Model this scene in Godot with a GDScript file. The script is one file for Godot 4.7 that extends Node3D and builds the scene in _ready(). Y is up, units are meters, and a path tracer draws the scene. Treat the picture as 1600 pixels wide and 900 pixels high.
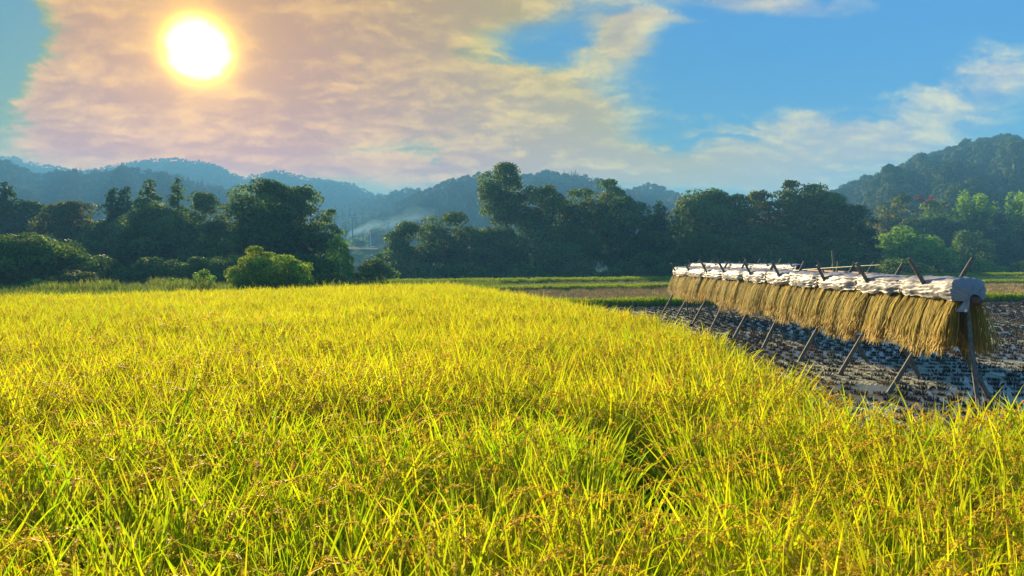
extends Node3D
# A ripe rice field in front of a rice drying rack, woods and hazy hills, looking towards a low sun behind thin cloud.

const FOCAL := 1164.0          # pixels of the 1600 x 900 photograph
const EYE := 1.65
const EXPOSURE := 4.4
const HAZE := 0.00124           # per metre
var rng := RandomNumberGenerator.new()
var cam_basis := Basis.IDENTITY
var sun_dir := Vector3.ZERO    # from the scene towards the sun
var used := {}
var M := {}
var n4: FastNoiseLite

# ------------------------------------------------------------------ helpers

func ray(px: float, py: float) -> Vector3:
	return (cam_basis * Vector3((px - 800.0) / FOCAL, (450.0 - py) / FOCAL, -1.0)).normalized()

func at(px: float, py: float, depth: float) -> Vector3:
	var d := ray(px, py)
	return Vector3(0, EYE, 0) + d * (depth / -d.z)

func smooth(a: float, b: float, x: float) -> float:
	var t := clampf((x - a) / (b - a), 0.0, 1.0)
	return t * t * (3.0 - 2.0 * t)

func ground_y(x: float, z: float) -> float:
	# flat paddies; the land drops to a stream beyond the last bund
	var s := (x + 0.9) * -0.421 + (z + 52.0) * -0.907
	return -1.6 * smooth(2.0, 16.0, s)

func numbered(called: String) -> String:
	var n: int = used.get(called, 0)
	used[called] = n + 1
	return called if n == 0 else "%s_%03d" % [called, n]

func tag(o: Node, label := "", category := "", group := "", kind := "") -> Node:
	for p in [["label", label], ["category", category], ["group", group], ["kind", kind]]:
		if p[1] != "":
			o.set_meta(p[0], p[1])
	return o

func thing(called: String, where: Vector3, label: String, category: String, group := "", turn := 0.0) -> Node3D:
	var o := Node3D.new()
	o.name = numbered(called)
	add_child(o)
	o.position = where
	o.rotation.y = turn
	tag(o, label, category, group)
	return o

func obj(called: String, mesh: Mesh, mat: Material, parent: Node = null) -> MeshInstance3D:
	var o := MeshInstance3D.new()
	o.mesh = mesh
	o.material_override = mat
	if parent == null:
		o.name = numbered(called)
		add_child(o)
	else:
		o.name = called
		parent.add_child(o, true)
	return o

func many(called: String, mesh: Mesh, mat: Material, where: Array[Transform3D], tints: PackedColorArray, parent: Node = null) -> MultiMeshInstance3D:
	var mm := MultiMesh.new()
	mm.transform_format = MultiMesh.TRANSFORM_3D
	mm.use_colors = tints.size() > 0
	mm.mesh = mesh
	mm.instance_count = where.size()
	for i in where.size():
		mm.set_instance_transform(i, where[i])
	if tints.size() > 0:
		for i in where.size():
			mm.set_instance_color(i, tints[i])
	var o := MultiMeshInstance3D.new()
	o.multimesh = mm
	o.material_override = mat
	if parent == null:
		o.name = numbered(called)
		add_child(o)
	else:
		o.name = called
		parent.add_child(o, true)
	return o

class Soup:
	# loose coloured faces collected into one mesh
	var v := PackedVector3Array()
	var c := PackedColorArray()
	var i := PackedInt32Array()
	func leaf(p: Vector3, a: Vector3, b: Vector3, col: Color) -> void:
		var n := v.size()
		v.append(p - a)
		v.append(p + b)
		v.append(p + a)
		v.append(p - b)
		for k in 4:
			c.append(col)
		i.append_array(PackedInt32Array([n, n + 1, n + 2, n, n + 2, n + 3]))
	func strip(path: PackedVector3Array, side: Vector3, widths: PackedFloat32Array, col: Color) -> void:
		var n := v.size()
		var last := path.size() - 1
		for k in path.size():
			v.append(path[k] - side * widths[k] * 0.5)
			v.append(path[k] + side * widths[k] * 0.5)
			c.append(col)
			c.append(col)
		for k in last:
			var q := n + 2 * k
			i.append_array(PackedInt32Array([q, q + 1, q + 2, q + 1, q + 3, q + 2]))
	func tube(path: PackedVector3Array, radii: PackedFloat32Array, sides: int, col := Color.WHITE) -> void:
		var n := v.size()
		for k in path.size():
			var d := (path[mini(k + 1, path.size() - 1)] - path[maxi(k - 1, 0)]).normalized()
			var x := d.cross(Vector3(0.31, 0.2, 0.93)).normalized()
			var y := d.cross(x)
			for s in sides:
				var t := TAU * s / sides
				v.append(path[k] + (x * cos(t) + y * sin(t)) * radii[k])
				c.append(col)
		for k in path.size() - 1:
			for s in sides:
				var s2 := (s + 1) % sides
				var q := n + k * sides
				i.append_array(PackedInt32Array([q + s, q + sides + s, q + s2, q + s2, q + sides + s, q + sides + s2]))
		for e in [0, path.size() - 1]:
			var m := v.size()
			v.append(path[e])
			c.append(col)
			for s in sides:
				var q: int = n + e * sides
				i.append_array(PackedInt32Array([m, q + s, q + (s + 1) % sides] if e == 0 else [m, q + (s + 1) % sides, q + s]))
	func grid(nx: int, ny: int, f: Callable, col := Color.WHITE) -> void:
		var n := v.size()
		for y in ny:
			for x in nx:
				v.append(f.call(float(x) / (nx - 1), float(y) / (ny - 1)))
				c.append(col)
		for y in ny - 1:
			for x in nx - 1:
				var q := n + y * nx + x
				i.append_array(PackedInt32Array([q, q + nx, q + 1, q + 1, q + nx, q + nx + 1]))
	func box(o: Vector3, s: Vector3, col := Color.WHITE) -> void:
		var n := v.size()
		for k in 8:
			v.append(o + Vector3((-0.5 if k & 1 == 0 else 0.5) * s.x, (-0.5 if k & 2 == 0 else 0.5) * s.y, (-0.5 if k & 4 == 0 else 0.5) * s.z))
			c.append(col)
		for q in [[0, 1, 3, 2], [5, 4, 6, 7], [4, 0, 2, 6], [1, 5, 7, 3], [2, 3, 7, 6], [4, 5, 1, 0]]:
			i.append_array(PackedInt32Array([n + q[0], n + q[2], n + q[1], n + q[0], n + q[3], n + q[2]]))
	func mesh(smoothed := false) -> ArrayMesh:
		var a := []
		a.resize(Mesh.ARRAY_MAX)
		a[Mesh.ARRAY_VERTEX] = v
		a[Mesh.ARRAY_COLOR] = c
		a[Mesh.ARRAY_INDEX] = i
		if smoothed:
			var nn := PackedVector3Array()
			nn.resize(v.size())
			for k in range(0, i.size(), 3):
				var f := (v[i[k + 2]] - v[i[k]]).cross(v[i[k + 1]] - v[i[k]])
				for j in 3:
					nn[i[k + j]] += f
			for k in nn.size():
				nn[k] = nn[k].normalized() if nn[k].length_squared() > 1e-20 else Vector3.UP
			a[Mesh.ARRAY_NORMAL] = nn
		var m := ArrayMesh.new()
		m.add_surface_from_arrays(Mesh.PRIMITIVE_TRIANGLES, a)
		return m

func noise(kind: int, frequency: float, octaves: int, which: int) -> FastNoiseLite:
	var n := FastNoiseLite.new()
	n.noise_type = kind
	n.frequency = frequency
	n.fractal_octaves = octaves
	n.seed = which
	return n

func lin(r: float, g: float, b: float) -> Color:
	return Color(r, g, b).linear_to_srgb()

func speckled(n: FastNoiseLite, stops: Array, size := 512) -> NoiseTexture2D:
	var g := Gradient.new()
	var offs := PackedFloat32Array()
	var cols := PackedColorArray()
	for s in stops:
		offs.append(s[0])
		cols.append(s[1])
	g.offsets = offs
	g.colors = cols
	var t := NoiseTexture2D.new()
	t.width = size
	t.height = size
	t.seamless = true
	t.noise = n
	t.color_ramp = g
	return t

func leafy(called: String, through: float, rough := 0.6, spec := 0.35) -> StandardMaterial3D:
	var m := StandardMaterial3D.new()
	m.resource_name = called
	m.vertex_color_use_as_albedo = true
	m.roughness = rough
	m.metallic_specular = spec
	m.cull_mode = BaseMaterial3D.CULL_DISABLED
	if through > 0.0:
		m.backlight_enabled = true
		m.backlight = lin(through, through, through)
	return m

func rnd(a: float, b: float) -> float:
	return rng.randf_range(a, b)

func any_dir() -> Vector3:
	var z := rng.randf_range(-1.0, 1.0)
	var t := rng.randf() * TAU
	var r := sqrt(1.0 - z * z)
	return Vector3(r * cos(t), z, r * sin(t))

# ------------------------------------------------------------------ scene

func _ready() -> void:
	rng.seed = 20231
	cam_basis = Basis(Vector3.RIGHT, -atan(43.0 / FOCAL))
	var cam := Camera3D.new()
	cam.name = "camera"
	cam.transform = Transform3D(cam_basis, Vector3(0, EYE, 0))
	cam.fov = rad_to_deg(2.0 * atan(450.0 / FOCAL))
	cam.near = 0.1
	cam.far = 6000.0
	add_child(cam)
	cam.current = true
	sun_dir = ray(310, 77)
	var env := Environment.new()
	env.background_mode = Environment.BG_SKY
	env.sky = Sky.new()
	var pano := PanoramaSkyMaterial.new()
	pano.panorama = sky_picture()
	env.sky.sky_material = pano
	env.tonemap_mode = Environment.TONE_MAPPER_LINEAR
	env.tonemap_exposure = EXPOSURE
	env.fog_enabled = true
	env.fog_density = HAZE
	env.fog_light_color = lin(0.19, 0.54, 1.0)
	env.volumetric_fog_enabled = true
	env.volumetric_fog_density = 0.0
	env.sdfgi_enabled = true
	env.ssao_enabled = true
	env.ssil_enabled = true
	var we := WorldEnvironment.new()
	we.name = "world"
	we.environment = env
	add_child(we)
	var sun := DirectionalLight3D.new()
	sun.name = "sun"
	sun.light_energy = 1.6
	sun.light_color = Color(1.0, 0.91, 0.70)
	sun.light_angular_distance = 1.2
	sun.shadow_enabled = true
	add_child(sun)
	sun.look_at_from_position(Vector3.ZERO, -sun_dir)
	materials()
	ground()
	hills()
	terrace()
	woods()
	verge()
	racks()
	fields()
	rice()
	print("nodes ", get_child_count())

# ------------------------------------------------------------------ sky

func sky_picture() -> ImageTexture:
	var n1 := noise(FastNoiseLite.TYPE_SIMPLEX_SMOOTH, 0.55, 5, 11)
	n1.domain_warp_enabled = true
	n1.domain_warp_amplitude = 0.9
	n1.domain_warp_frequency = 0.35
	n1.domain_warp_fractal_octaves = 3
	var n2 := noise(FastNoiseLite.TYPE_SIMPLEX_SMOOTH, 2.2, 5, 12)
	n2.domain_warp_enabled = true
	n2.domain_warp_amplitude = 0.5
	n2.domain_warp_frequency = 1.1
	n2.fractal_gain = 0.6
	n2.domain_warp_fractal_octaves = 3
	var n3 := noise(FastNoiseLite.TYPE_SIMPLEX_SMOOTH, 1.0, 4, 13)
	n4 = noise(FastNoiseLite.TYPE_SIMPLEX_SMOOTH, 5.0, 5, 14)
	n4.domain_warp_enabled = true
	n4.domain_warp_amplitude = 0.35
	n4.domain_warp_frequency = 2.0
	n4.fractal_gain = 0.62
	var fine := Image.create_empty(1, 1, false, Image.FORMAT_RGBAF)
	# the whole sphere coarsely, then the same sky in full detail where it is looked at
	fine = sky_part(512, 256, 0, 0, 512, 256, n1, n2, n3)
	fine.resize(4096, 2048, Image.INTERPOLATE_CUBIC)
	var x0 := 2048 - 480
	var y0 := 1024 - 360
	fine.blit_rect(sky_part(4096, 2048, x0, y0, 960, 380, n1, n2, n3), Rect2i(0, 0, 960, 380), Vector2i(x0, y0))
	# the panorama's first column looks down -z
	var turned := Image.create_empty(4096, 2048, false, Image.FORMAT_RGBAF)
	turned.blit_rect(fine, Rect2i(2048, 0, 2048, 2048), Vector2i(0, 0))
	turned.blit_rect(fine, Rect2i(0, 0, 2048, 2048), Vector2i(2048, 0))
	return ImageTexture.create_from_image(turned)

func sky_part(w: int, h: int, x0: int, y0: int, nx: int, ny: int, n1: FastNoiseLite, n2: FastNoiseLite, n3: FastNoiseLite) -> Image:
	# cloud banks: middle, half size in pixels of the photograph, weight
	var banks := [
		{"x": 300, "y": 60, "a": 300, "b": 170, "w": 1.15}, {"x": 520, "y": 40, "a": 230, "b": 90, "w": 0.95}, {"x": 760, "y": 20, "a": 190, "b": 40, "w": 0.75},
		{"x": 330, "y": 205, "a": 360, "b": 80, "w": 1.0}, {"x": 170, "y": 130, "a": 130, "b": 120, "w": 0.5}, {"x": 985, "y": 75, "a": 60, "b": 40, "w": 1.0}, {"x": 860, "y": 150, "a": 150, "b": 42, "w": 0.85},
		{"x": 830, "y": 225, "a": 120, "b": 70, "w": 0.95}, {"x": 1090, "y": 240, "a": 180, "b": 45, "w": 0.85}, {"x": 1230, "y": 275, "a": 170, "b": 30, "w": 0.5}, {"x": 1270, "y": 185, "a": 130, "b": 30, "w": 0.7},
		{"x": 1380, "y": 225, "a": 140, "b": 32, "w": 0.62}, {"x": 1570, "y": 120, "a": 100, "b": 32, "w": 0.65}, {"x": 1480, "y": 160, "a": 130, "b": 45, "w": 0.62},
		{"x": 1200, "y": 0, "a": 160, "b": 22, "w": 0.8}, {"x": 640, "y": 270, "a": 300, "b": 25, "w": 0.6}, {"x": 960, "y": 280, "a": 200, "b": 28, "w": 0.65},
		{"x": 1040, "y": 40, "a": 80, "b": 12, "w": 0.5}, {"x": 600, "y": 140, "a": 220, "b": 45, "w": 0.5},
		{"x": -14, "y": 50, "a": 74, "b": 130, "w": -1.7}, {"x": 850, "y": 95, "a": 110, "b": 30, "w": -0.32}, {"x": 1000, "y": 150, "a": 70, "b": 26, "w": -0.25}, {"x": 1010, "y": 215, "a": 60, "b": 22, "w": -0.3}, {"x": 620, "y": 232, "a": 130, "b": 26, "w": -0.42}, {"x": 1280, "y": 95, "a": 260, "b": 60, "w": -0.5},
	]
	var data := PackedFloat32Array()
	data.resize(nx * ny * 4)
	var sx := 800.0 + FOCAL * sun_dir.x / -sun_dir.z
	var q := 0
	for j in ny:
		var el := PI * (0.5 - (y0 + j + 0.5) / h)
		var up := sin(el)
		var flat := cos(el)
		# the valley's haze lies in front of the sky and adds its own light
		var through := exp(-HAZE * minf(820.0, 106.0 / maxf(up, 0.01)))
		var air_r := 0.31 * (1.0 - through)
		var air_g := 0.43 * (1.0 - through)
		var air_b := 0.80 * (1.0 - through)
		for i in nx:
			var az := TAU * ((x0 + i + 0.5) / w - 0.5)
			if el < -0.03:
				data[q] = 0.12
				data[q + 1] = 0.13
				data[q + 2] = 0.08
				data[q + 3] = 1.0
				q += 4
				continue
			var d := Vector3(flat * sin(az), up, -flat * cos(az))
			# the same direction on the photograph's plane, carried on evenly outside it
			var az1 := clampf(az, -0.75, 0.75)
			var px := 800.0 + FOCAL * (tan(az1) + (az - az1) * 1.9)
			var py := 407.0 - FOCAL * tan(minf(el, 1.1)) / cos(az1)
			# cloud sheet seen in perspective
			var k := 1.5 / (maxf(up, 0.0) + 0.26)
			var cx := d.x * k
			var cz := d.z * k
			var big := n1.get_noise_2d(cx * 1.4, cz * 0.9)
			var fib := n2.get_noise_2d(cx * 1.1 + cz * 0.25, cz * 1.5)
			var streak := n4.get_noise_2d(cx * 1.1 + cz * 0.5, cz * 1.7 - cx * 0.4)
			var soft := n3.get_noise_2d(cx * 0.6, cz * 0.6)
			var wx := px + 70.0 * big + 26.0 * fib
			var wy := py + 34.0 * soft + 16.0 * fib
			var cover := 0.0
			var inside := 1.0
			if absf(az) < 0.85 and el < 0.6:
				for b in banks:
					var ux: float = (wx - b.x) / b.a
					var uy: float = (wy - b.y) / b.b
					var r := ux * ux + uy * uy
					if r < 5.0:
						cover += b.w * exp(-r * 0.9)
				inside = smooth(0.85, 0.62, absf(az)) * smooth(0.6, 0.42, el)
			cover = cover * inside + (1.0 - inside) * (0.36 + 0.5 * soft + 0.3 * big)
			cover += 0.26 * big + 0.36 * fib + 0.16 * streak
			var alpha := smooth(0.12, 0.9, cover)
			var thick := smooth(0.5, 1.2, cover)
			var ang := rad_to_deg(acos(clampf(d.dot(sun_dir), -1.0, 1.0)))
			var gold := exp(-pow(ang / 27.0, 2.2))
			var side := smooth(-0.5, 0.55, az) if absf(az) < 1.6 else 0.5
			# clear air
			var hz := exp(-maxf(el, 0.0) * 6.5)
			var air := Color(0.31, 0.55, 0.85).lerp(Color(0.37, 0.58, 0.88), side)
			air = air.lerp(Color(0.30, 0.50, 0.82), smooth(0.35, 1.4, el))
			air = air.lerp(Color(0.66, 0.77, 0.88), hz * 0.75)
			air = air.lerp(Color(0.84, 0.72, 0.46), gold * (0.10 + 0.6 * hz))
			# cloud
			var lit := Color(0.90, 0.86, 0.82).lerp(Color(1.0, 0.77, 0.36), gold)
			var dull := Color(0.70, 0.70, 0.85).lerp(Color(0.76, 0.56, 0.26), gold)
			var shade := clampf(0.5 + (1.0 - 0.15 * gold) * (1.0 * fib + 0.75 * streak) + 0.35 * big - 0.4 * thick + 0.12 * gold - 0.3 * side * smooth(0.2, 0.1, el), 0.0, 1.0)
			var cloud := dull.lerp(lit, shade)
			var col := air.lerp(cloud, alpha * 0.95)
			# the low air is warm on the sun's side
			col = col.lerp(Color(0.85, 0.74, 0.60), exp(-maxf(el, 0.0) * 12.0) * 0.8 * (1.0 - side * 0.7))
			var l := col.srgb_to_linear()
			# the veiled sun and its aureole in the cloud
			var wob := ang + 0.25 * fib + 0.2 * streak
			var wide := exp(-wob / 5.5)
			var halo := exp(-pow(wob / 3.7, 2.0))
			var rr := l.r * (1.0 + 0.10 * wide) + 9.0 * exp(-pow(wob / 1.52, 2.0)) + 0.22 * halo + 0.30 * wide
			var gg := l.g * (1.0 + 0.05 * wide) + 8.6 * exp(-pow(wob / 1.41, 2.0)) + 0.15 * halo + 0.14 * wide
			var bb := l.b * (1.0 - 0.5 * wide) + 7.6 * exp(-pow(wob / 1.28, 2.0))
			data[q] = maxf((rr - air_r) / through, 0.25 * rr) / EXPOSURE
			data[q + 1] = maxf((gg - air_g) / through, 0.25 * gg) / EXPOSURE
			data[q + 2] = maxf((bb - air_b) / through, 0.03 * maxf(bb, 0.0)) / EXPOSURE
			data[q + 3] = 1.0
			q += 4
	return Image.create_from_data(nx, ny, false, Image.FORMAT_RGBAF, data.to_byte_array())

# ------------------------------------------------------------------ materials

func materials() -> void:
	M.leaf = leafy("foliage", 0.9, 0.65, 0.15)
	M.far_leaf = leafy("far foliage", 0.4, 0.8, 0.2)
	M.rice = leafy("rice leaf", 0.95, 0.6, 0.25)
	M.straw = leafy("dried straw", 0.3, 0.75, 0.25)
	M.stubble = leafy("cut stubble", 0.0, 0.85, 0.2)
	var bark := StandardMaterial3D.new()
	bark.resource_name = "bark"
	bark.albedo_texture = speckled(noise(FastNoiseLite.TYPE_SIMPLEX, 0.02, 4, 5), [[0.2, lin(0.05, 0.04, 0.03)], [0.8, lin(0.14, 0.11, 0.085)]], 256)
	bark.uv1_triplanar = true
	bark.uv1_scale = Vector3(1.4, 0.35, 1.4)
	bark.roughness = 0.9
	M.bark = bark
	var wood := StandardMaterial3D.new()
	wood.resource_name = "weathered pole"
	wood.albedo_texture = speckled(noise(FastNoiseLite.TYPE_SIMPLEX, 0.03, 4, 6), [[0.15, lin(0.06, 0.045, 0.035)], [0.5, lin(0.15, 0.12, 0.09)], [0.85, lin(0.26, 0.21, 0.16)]], 256)
	wood.uv1_triplanar = true
	wood.uv1_scale = Vector3(9, 1.3, 9)
	wood.roughness = 0.75
	M.wood = wood
	var rail := wood.duplicate() as StandardMaterial3D
	rail.resource_name = "red brown log"
	rail.albedo_color = lin(1.0, 0.55, 0.42)
	rail.uv1_scale = Vector3(9, 9, 0.8)
	M.rail = rail
	var bamboo := StandardMaterial3D.new()
	bamboo.resource_name = "dry bamboo"
	bamboo.albedo_color = lin(0.16, 0.14, 0.07)
	bamboo.roughness = 0.5
	M.bamboo = bamboo
	for s in [["sheet", Color(0.35, 0.32, 0.33), 0.22], ["grey_sheet", Color(0.24, 0.23, 0.32), 0.2]]:
		var p := StandardMaterial3D.new()
		p.resource_name = s[0]
		var pc: Color = s[1]
		p.albedo_texture = speckled(noise(FastNoiseLite.TYPE_SIMPLEX, 0.012, 4, 31), [[0.2, lin(pc.r * 0.86, pc.g * 0.85, pc.b * 0.84)], [0.8, lin(pc.r, pc.g, pc.b)]], 256)
		p.uv1_triplanar = true
		p.uv1_scale = Vector3(1.1, 1.1, 1.1)
		p.roughness = 0.5
		p.metallic_specular = 0.3
		p.backlight_enabled = true
		p.backlight = lin(s[2], s[2], s[2])
		p.cull_mode = BaseMaterial3D.CULL_DISABLED
		M[s[0]] = p
	var soil := StandardMaterial3D.new()
	soil.resource_name = "paddy mud"
	soil.albedo_texture = speckled(noise(FastNoiseLite.TYPE_SIMPLEX, 0.018, 5, 7), [[0.15, lin(0.13, 0.115, 0.075)], [0.5, lin(0.26, 0.24, 0.15)], [0.85, lin(0.38, 0.35, 0.2)]])
	soil.uv1_triplanar = true
	soil.uv1_world_triplanar = true
	soil.uv1_scale = Vector3(0.5, 0.5, 0.5)
	soil.roughness = 0.7
	soil.heightmap_enabled = true
	soil.heightmap_texture = speckled(noise(FastNoiseLite.TYPE_SIMPLEX, 0.05, 4, 8), [[0.0, Color.BLACK], [1.0, Color.WHITE]])
	soil.heightmap_scale = 3.0
	M.soil = soil
	var dry := soil.duplicate() as StandardMaterial3D
	dry.resource_name = "dry straw-littered soil"
	dry.albedo_texture = speckled(noise(FastNoiseLite.TYPE_SIMPLEX, 0.03, 5, 9), [[0.15, lin(0.2, 0.14, 0.07)], [0.5, lin(0.38, 0.28, 0.13)], [0.85, lin(0.5, 0.39, 0.2)]])
	dry.roughness = 0.95
	M.dry = dry
	var turf := soil.duplicate() as StandardMaterial3D
	turf.resource_name = "rough turf"
	turf.albedo_texture = speckled(noise(FastNoiseLite.TYPE_SIMPLEX, 0.03, 5, 10), [[0.15, lin(0.035, 0.05, 0.015)], [0.5, lin(0.07, 0.11, 0.02)], [0.85, lin(0.13, 0.16, 0.03)]])
	turf.roughness = 0.95
	turf.specular_mode = BaseMaterial3D.SPECULAR_DISABLED
	dry.specular_mode = BaseMaterial3D.SPECULAR_DISABLED
	turf.uv1_scale = Vector3(0.25, 0.25, 0.25)
	M.turf = turf
	var wet := StandardMaterial3D.new()
	wet.resource_name = "shallow muddy water"
	wet.albedo_color = lin(0.14, 0.13, 0.10)
	wet.roughness = 0.28
	wet.metallic_specular = 0.5
	wet.heightmap_enabled = true
	wet.heightmap_texture = soil.heightmap_texture
	wet.heightmap_scale = 0.35
	wet.uv1_triplanar = true
	wet.uv1_world_triplanar = true
	wet.uv1_scale = Vector3(0.6, 0.6, 0.6)
	M.wet = wet
	for s in [["concrete", Color(0.5, 0.49, 0.46), 0.8], ["dark_pole", Color(0.07, 0.065, 0.06), 0.8], ["white_paint", Color(0.8, 0.8, 0.8), 0.25], ["dark_glass", Color(0.03, 0.035, 0.04), 0.1], ["rubber", Color(0.03, 0.03, 0.03), 0.8], ["cord", Color(0.25, 0.2, 0.12), 0.8]]:
		var p := StandardMaterial3D.new()
		p.resource_name = s[0]
		var pc: Color = s[1]
		p.albedo_color = lin(pc.r, pc.g, pc.b)
		p.roughness = s[2]
		M[s[0]] = p

# ------------------------------------------------------------------ ground

func ground() -> void:
	var xs := PackedFloat32Array([-3200, -1600, -800, -400, -250])
	var zs := PackedFloat32Array([-3600, -1800, -900, -450, -300])
	for k in range(-160, 161, 4):
		xs.append(k)
	for k in range(-220, 13, 4):
		zs.append(k)
	xs.append_array(PackedFloat32Array([250, 400, 800, 1600, 3200]))
	zs.append_array(PackedFloat32Array([60, 400]))
	var s := Soup.new()
	for z in zs:
		for x in xs:
			s.v.append(Vector3(x, ground_y(x, z), z))
			s.c.append(Color.WHITE)
	var w := xs.size()
	for j in zs.size() - 1:
		for i in w - 1:
			var q := j * w + i
			s.i.append_array(PackedInt32Array([q, q + 1, q + w, q + 1, q + w + 1, q + w]))
	tag(obj("ground", s.mesh(true), M.turf), "grassy valley ground around the paddies", "ground", "", "structure")

# ------------------------------------------------------------------ hills

func ridge_at(pts: Array, x: float) -> float:
	for k in pts.size() - 1:
		if x <= pts[k + 1].x:
			var t: float = clampf((x - pts[k].x) / (pts[k + 1].x - pts[k].x), 0.0, 1.0)
			t = t * t * (3.0 - 2.0 * t) * 0.6 + t * 0.4
			return lerpf(pts[k].y, pts[k + 1].y, t)
	return pts[-1].y

func hills() -> void:
	var round_crowns: Array[ArrayMesh] = []
	for k in 3:
		var s := Soup.new()
		for b in 5:
			var o := Vector3(rnd(-1.6, 1.6), rnd(2.2, 4.6), rnd(-1.6, 1.6))
			var rad := rnd(1.5, 2.3)
			var bt := rnd(0.75, 1.25)
			for l in 46:
				var d := any_dir()
				if d.y < -0.4:
					d.y = -d.y
				var u := any_dir()
				var a := d.cross(u).normalized().lerp(u, 0.35) * rnd(0.35, 0.65)
				s.leaf(o + d * rad * rnd(0.75, 1.08), a, a.cross(d + u * 0.4).normalized() * rnd(0.28, 0.5), Color(0.055, 0.085, 0.022) * bt * rnd(0.8, 1.25))
		round_crowns.append(s.mesh())
	var pine := Soup.new()
	for l in 260:
		var t := sqrt(rng.randf())
		var y := lerpf(9.5, 0.5, t)
		var az := rnd(0, TAU)
		var r := 0.15 + 2.0 * t * rnd(0.55, 1.05)
		var out := Vector3(cos(az), -0.35, sin(az))
		pine.leaf(Vector3(cos(az) * r, y, sin(az) * r), out * rnd(0.4, 0.75), out.cross(Vector3.UP).normalized() * rnd(0.2, 0.4), Color(0.035, 0.06, 0.022) * rnd(0.75, 1.25))
	var pine_mesh := pine.mesh()
	var ridges := [
		{"name": "hill", "d": 760.0, "w": 240.0, "tree": 0.42, "step": 3.3, "pines": 0.25, "label": "faintest blue mountain ridge under the sun",
			"p": [Vector2(-260, 250), Vector2(-60, 232), Vector2(20, 243), Vector2(70, 254), Vector2(130, 264), Vector2(200, 252), Vector2(270, 245), Vector2(320, 250), Vector2(385, 274), Vector2(430, 265), Vector2(490, 276), Vector2(550, 284), Vector2(590, 300), Vector2(640, 316), Vector2(700, 330)]},
		{"name": "hill", "d": 430.0, "w": 170.0, "tree": 0.5, "step": 2.8, "pines": 0.4, "label": "blue wooded hill standing before the faintest ridge",
			"p": [Vector2(-260, 215), Vector2(-60, 235), Vector2(0, 248), Vector2(60, 270), Vector2(120, 268), Vector2(190, 260), Vector2(270, 270), Vector2(340, 288), Vector2(400, 312), Vector2(460, 345), Vector2(500, 370)]},
		{"name": "hill", "d": 600.0, "w": 160.0, "tree": 0.6, "step": 4.2, "pines": 0.3, "label": "small pale hill beyond the smoke",
			"p": [Vector2(500, 345), Vector2(560, 310), Vector2(610, 299), Vector2(640, 292), Vector2(690, 300), Vector2(760, 320), Vector2(800, 345)]},
		{"name": "hill", "d": 450.0, "w": 180.0, "tree": 0.62, "step": 3.3, "pines": 0.3, "label": "long wooded hill rising behind the tall round tree",
			"p": [Vector2(545, 358), Vector2(590, 336), Vector2(640, 306), Vector2(700, 280), Vector2(745, 270), Vector2(800, 276), Vector2(850, 268), Vector2(900, 270), Vector2(950, 286), Vector2(1000, 310), Vector2(1060, 345)]},
		{"name": "hill", "d": 500.0, "w": 180.0, "tree": 0.62, "step": 3.4, "pines": 0.2, "label": "low rounded wooded knoll at the end of the long hill",
			"p": [Vector2(900, 345), Vector2(960, 300), Vector2(1010, 287), Vector2(1045, 296), Vector2(1080, 318), Vector2(1150, 345), Vector2(1210, 368)]},
		{"name": "hill", "d": 330.0, "w": 190.0, "tree": 0.62, "step": 2.9, "pines": 0.12, "label": "steep wooded hill above the red-tinged trees",
			"p": [Vector2(1190, 350), Vector2(1260, 318), Vector2(1310, 295), Vector2(1360, 273), Vector2(1430, 248), Vector2(1490, 226), Vector2(1550, 211), Vector2(1610, 216), Vector2(1700, 205), Vector2(1900, 230)]},
	]
	var hn := noise(FastNoiseLite.TYPE_SIMPLEX_SMOOTH, 0.011, 4, 21)
	var tn := noise(FastNoiseLite.TYPE_SIMPLEX_SMOOTH, 0.02, 3, 22)
	var spots: Array = [[], [], [], []]
	var tints: Array = [PackedColorArray(), PackedColorArray(), PackedColorArray(), PackedColorArray()]
	for r in ridges:
		var p: Array = r.p
		var d: float = r.d
		var w: float = r.w
		var th: float = r.tree * 3.2
		var x_lo: float = p[0].x
		var x_hi: float = p[-1].x
		var place := func(u: float, t: float) -> Vector3:
			# u along the ridge, t from the foot towards us (-1) over the ridge (0) to the far foot (1)
			var px := lerpf(x_lo, x_hi, u)
			var depth := d + w * t + 10.0 * hn.get_noise_2d(px * 0.6, d)
			var top := at(px, ridge_at(p, px), d)
			var x := (px - 800.0) / FOCAL * depth
			var h := maxf(top.y - th, 1.0) * minf(1.0, minf(u, 1.0 - u) * 40.0)
			var f := pow(1.0 - absf(t), 0.9)
			var spur := hn.get_noise_2d(px * 1.3, depth * 0.5) * 0.28 * absf(t) * (1.0 - absf(t)) * 4.0 * h
			return Vector3(x, -1.8 + h * f + spur, -depth)
		var s := Soup.new()
		var nu := int((x_hi - x_lo) / 7.0)
		s.grid(nu, 33, func(u, v): return place.call(u, v * 1.5 - 1.0))
		var hill := obj("hill", s.mesh(true), M.turf)
		tag(hill, r.label, "hill", "wooded hills around the valley", "structure")
		var across: float = (x_hi - x_lo) / FOCAL * d
		var n := int(across * w * 1.12 / (r.step * r.step))
		for k in n:
			var t := rnd(-1.0, 0.12)
			var pos: Vector3 = place.call(rng.randf(), t)
			var tone := 1.0 + 0.55 * tn.get_noise_2d(pos.x, pos.z) + rnd(-0.18, 0.18)
			var kind := 3 if tn.get_noise_2d(pos.x * 0.5 + 900.0, pos.z * 0.5) > 0.55 - r.pines * 1.2 and rng.randf() < 0.85 else rng.randi() % 3
			var sc: float = r.tree * rnd(0.75, 1.3) * (0.85 if kind == 3 else 1.0)
			spots[kind].append(Transform3D(Basis(Vector3.UP, rnd(0, TAU)).scaled(Vector3(sc, sc * rnd(0.85, 1.2), sc)), pos))
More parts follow.
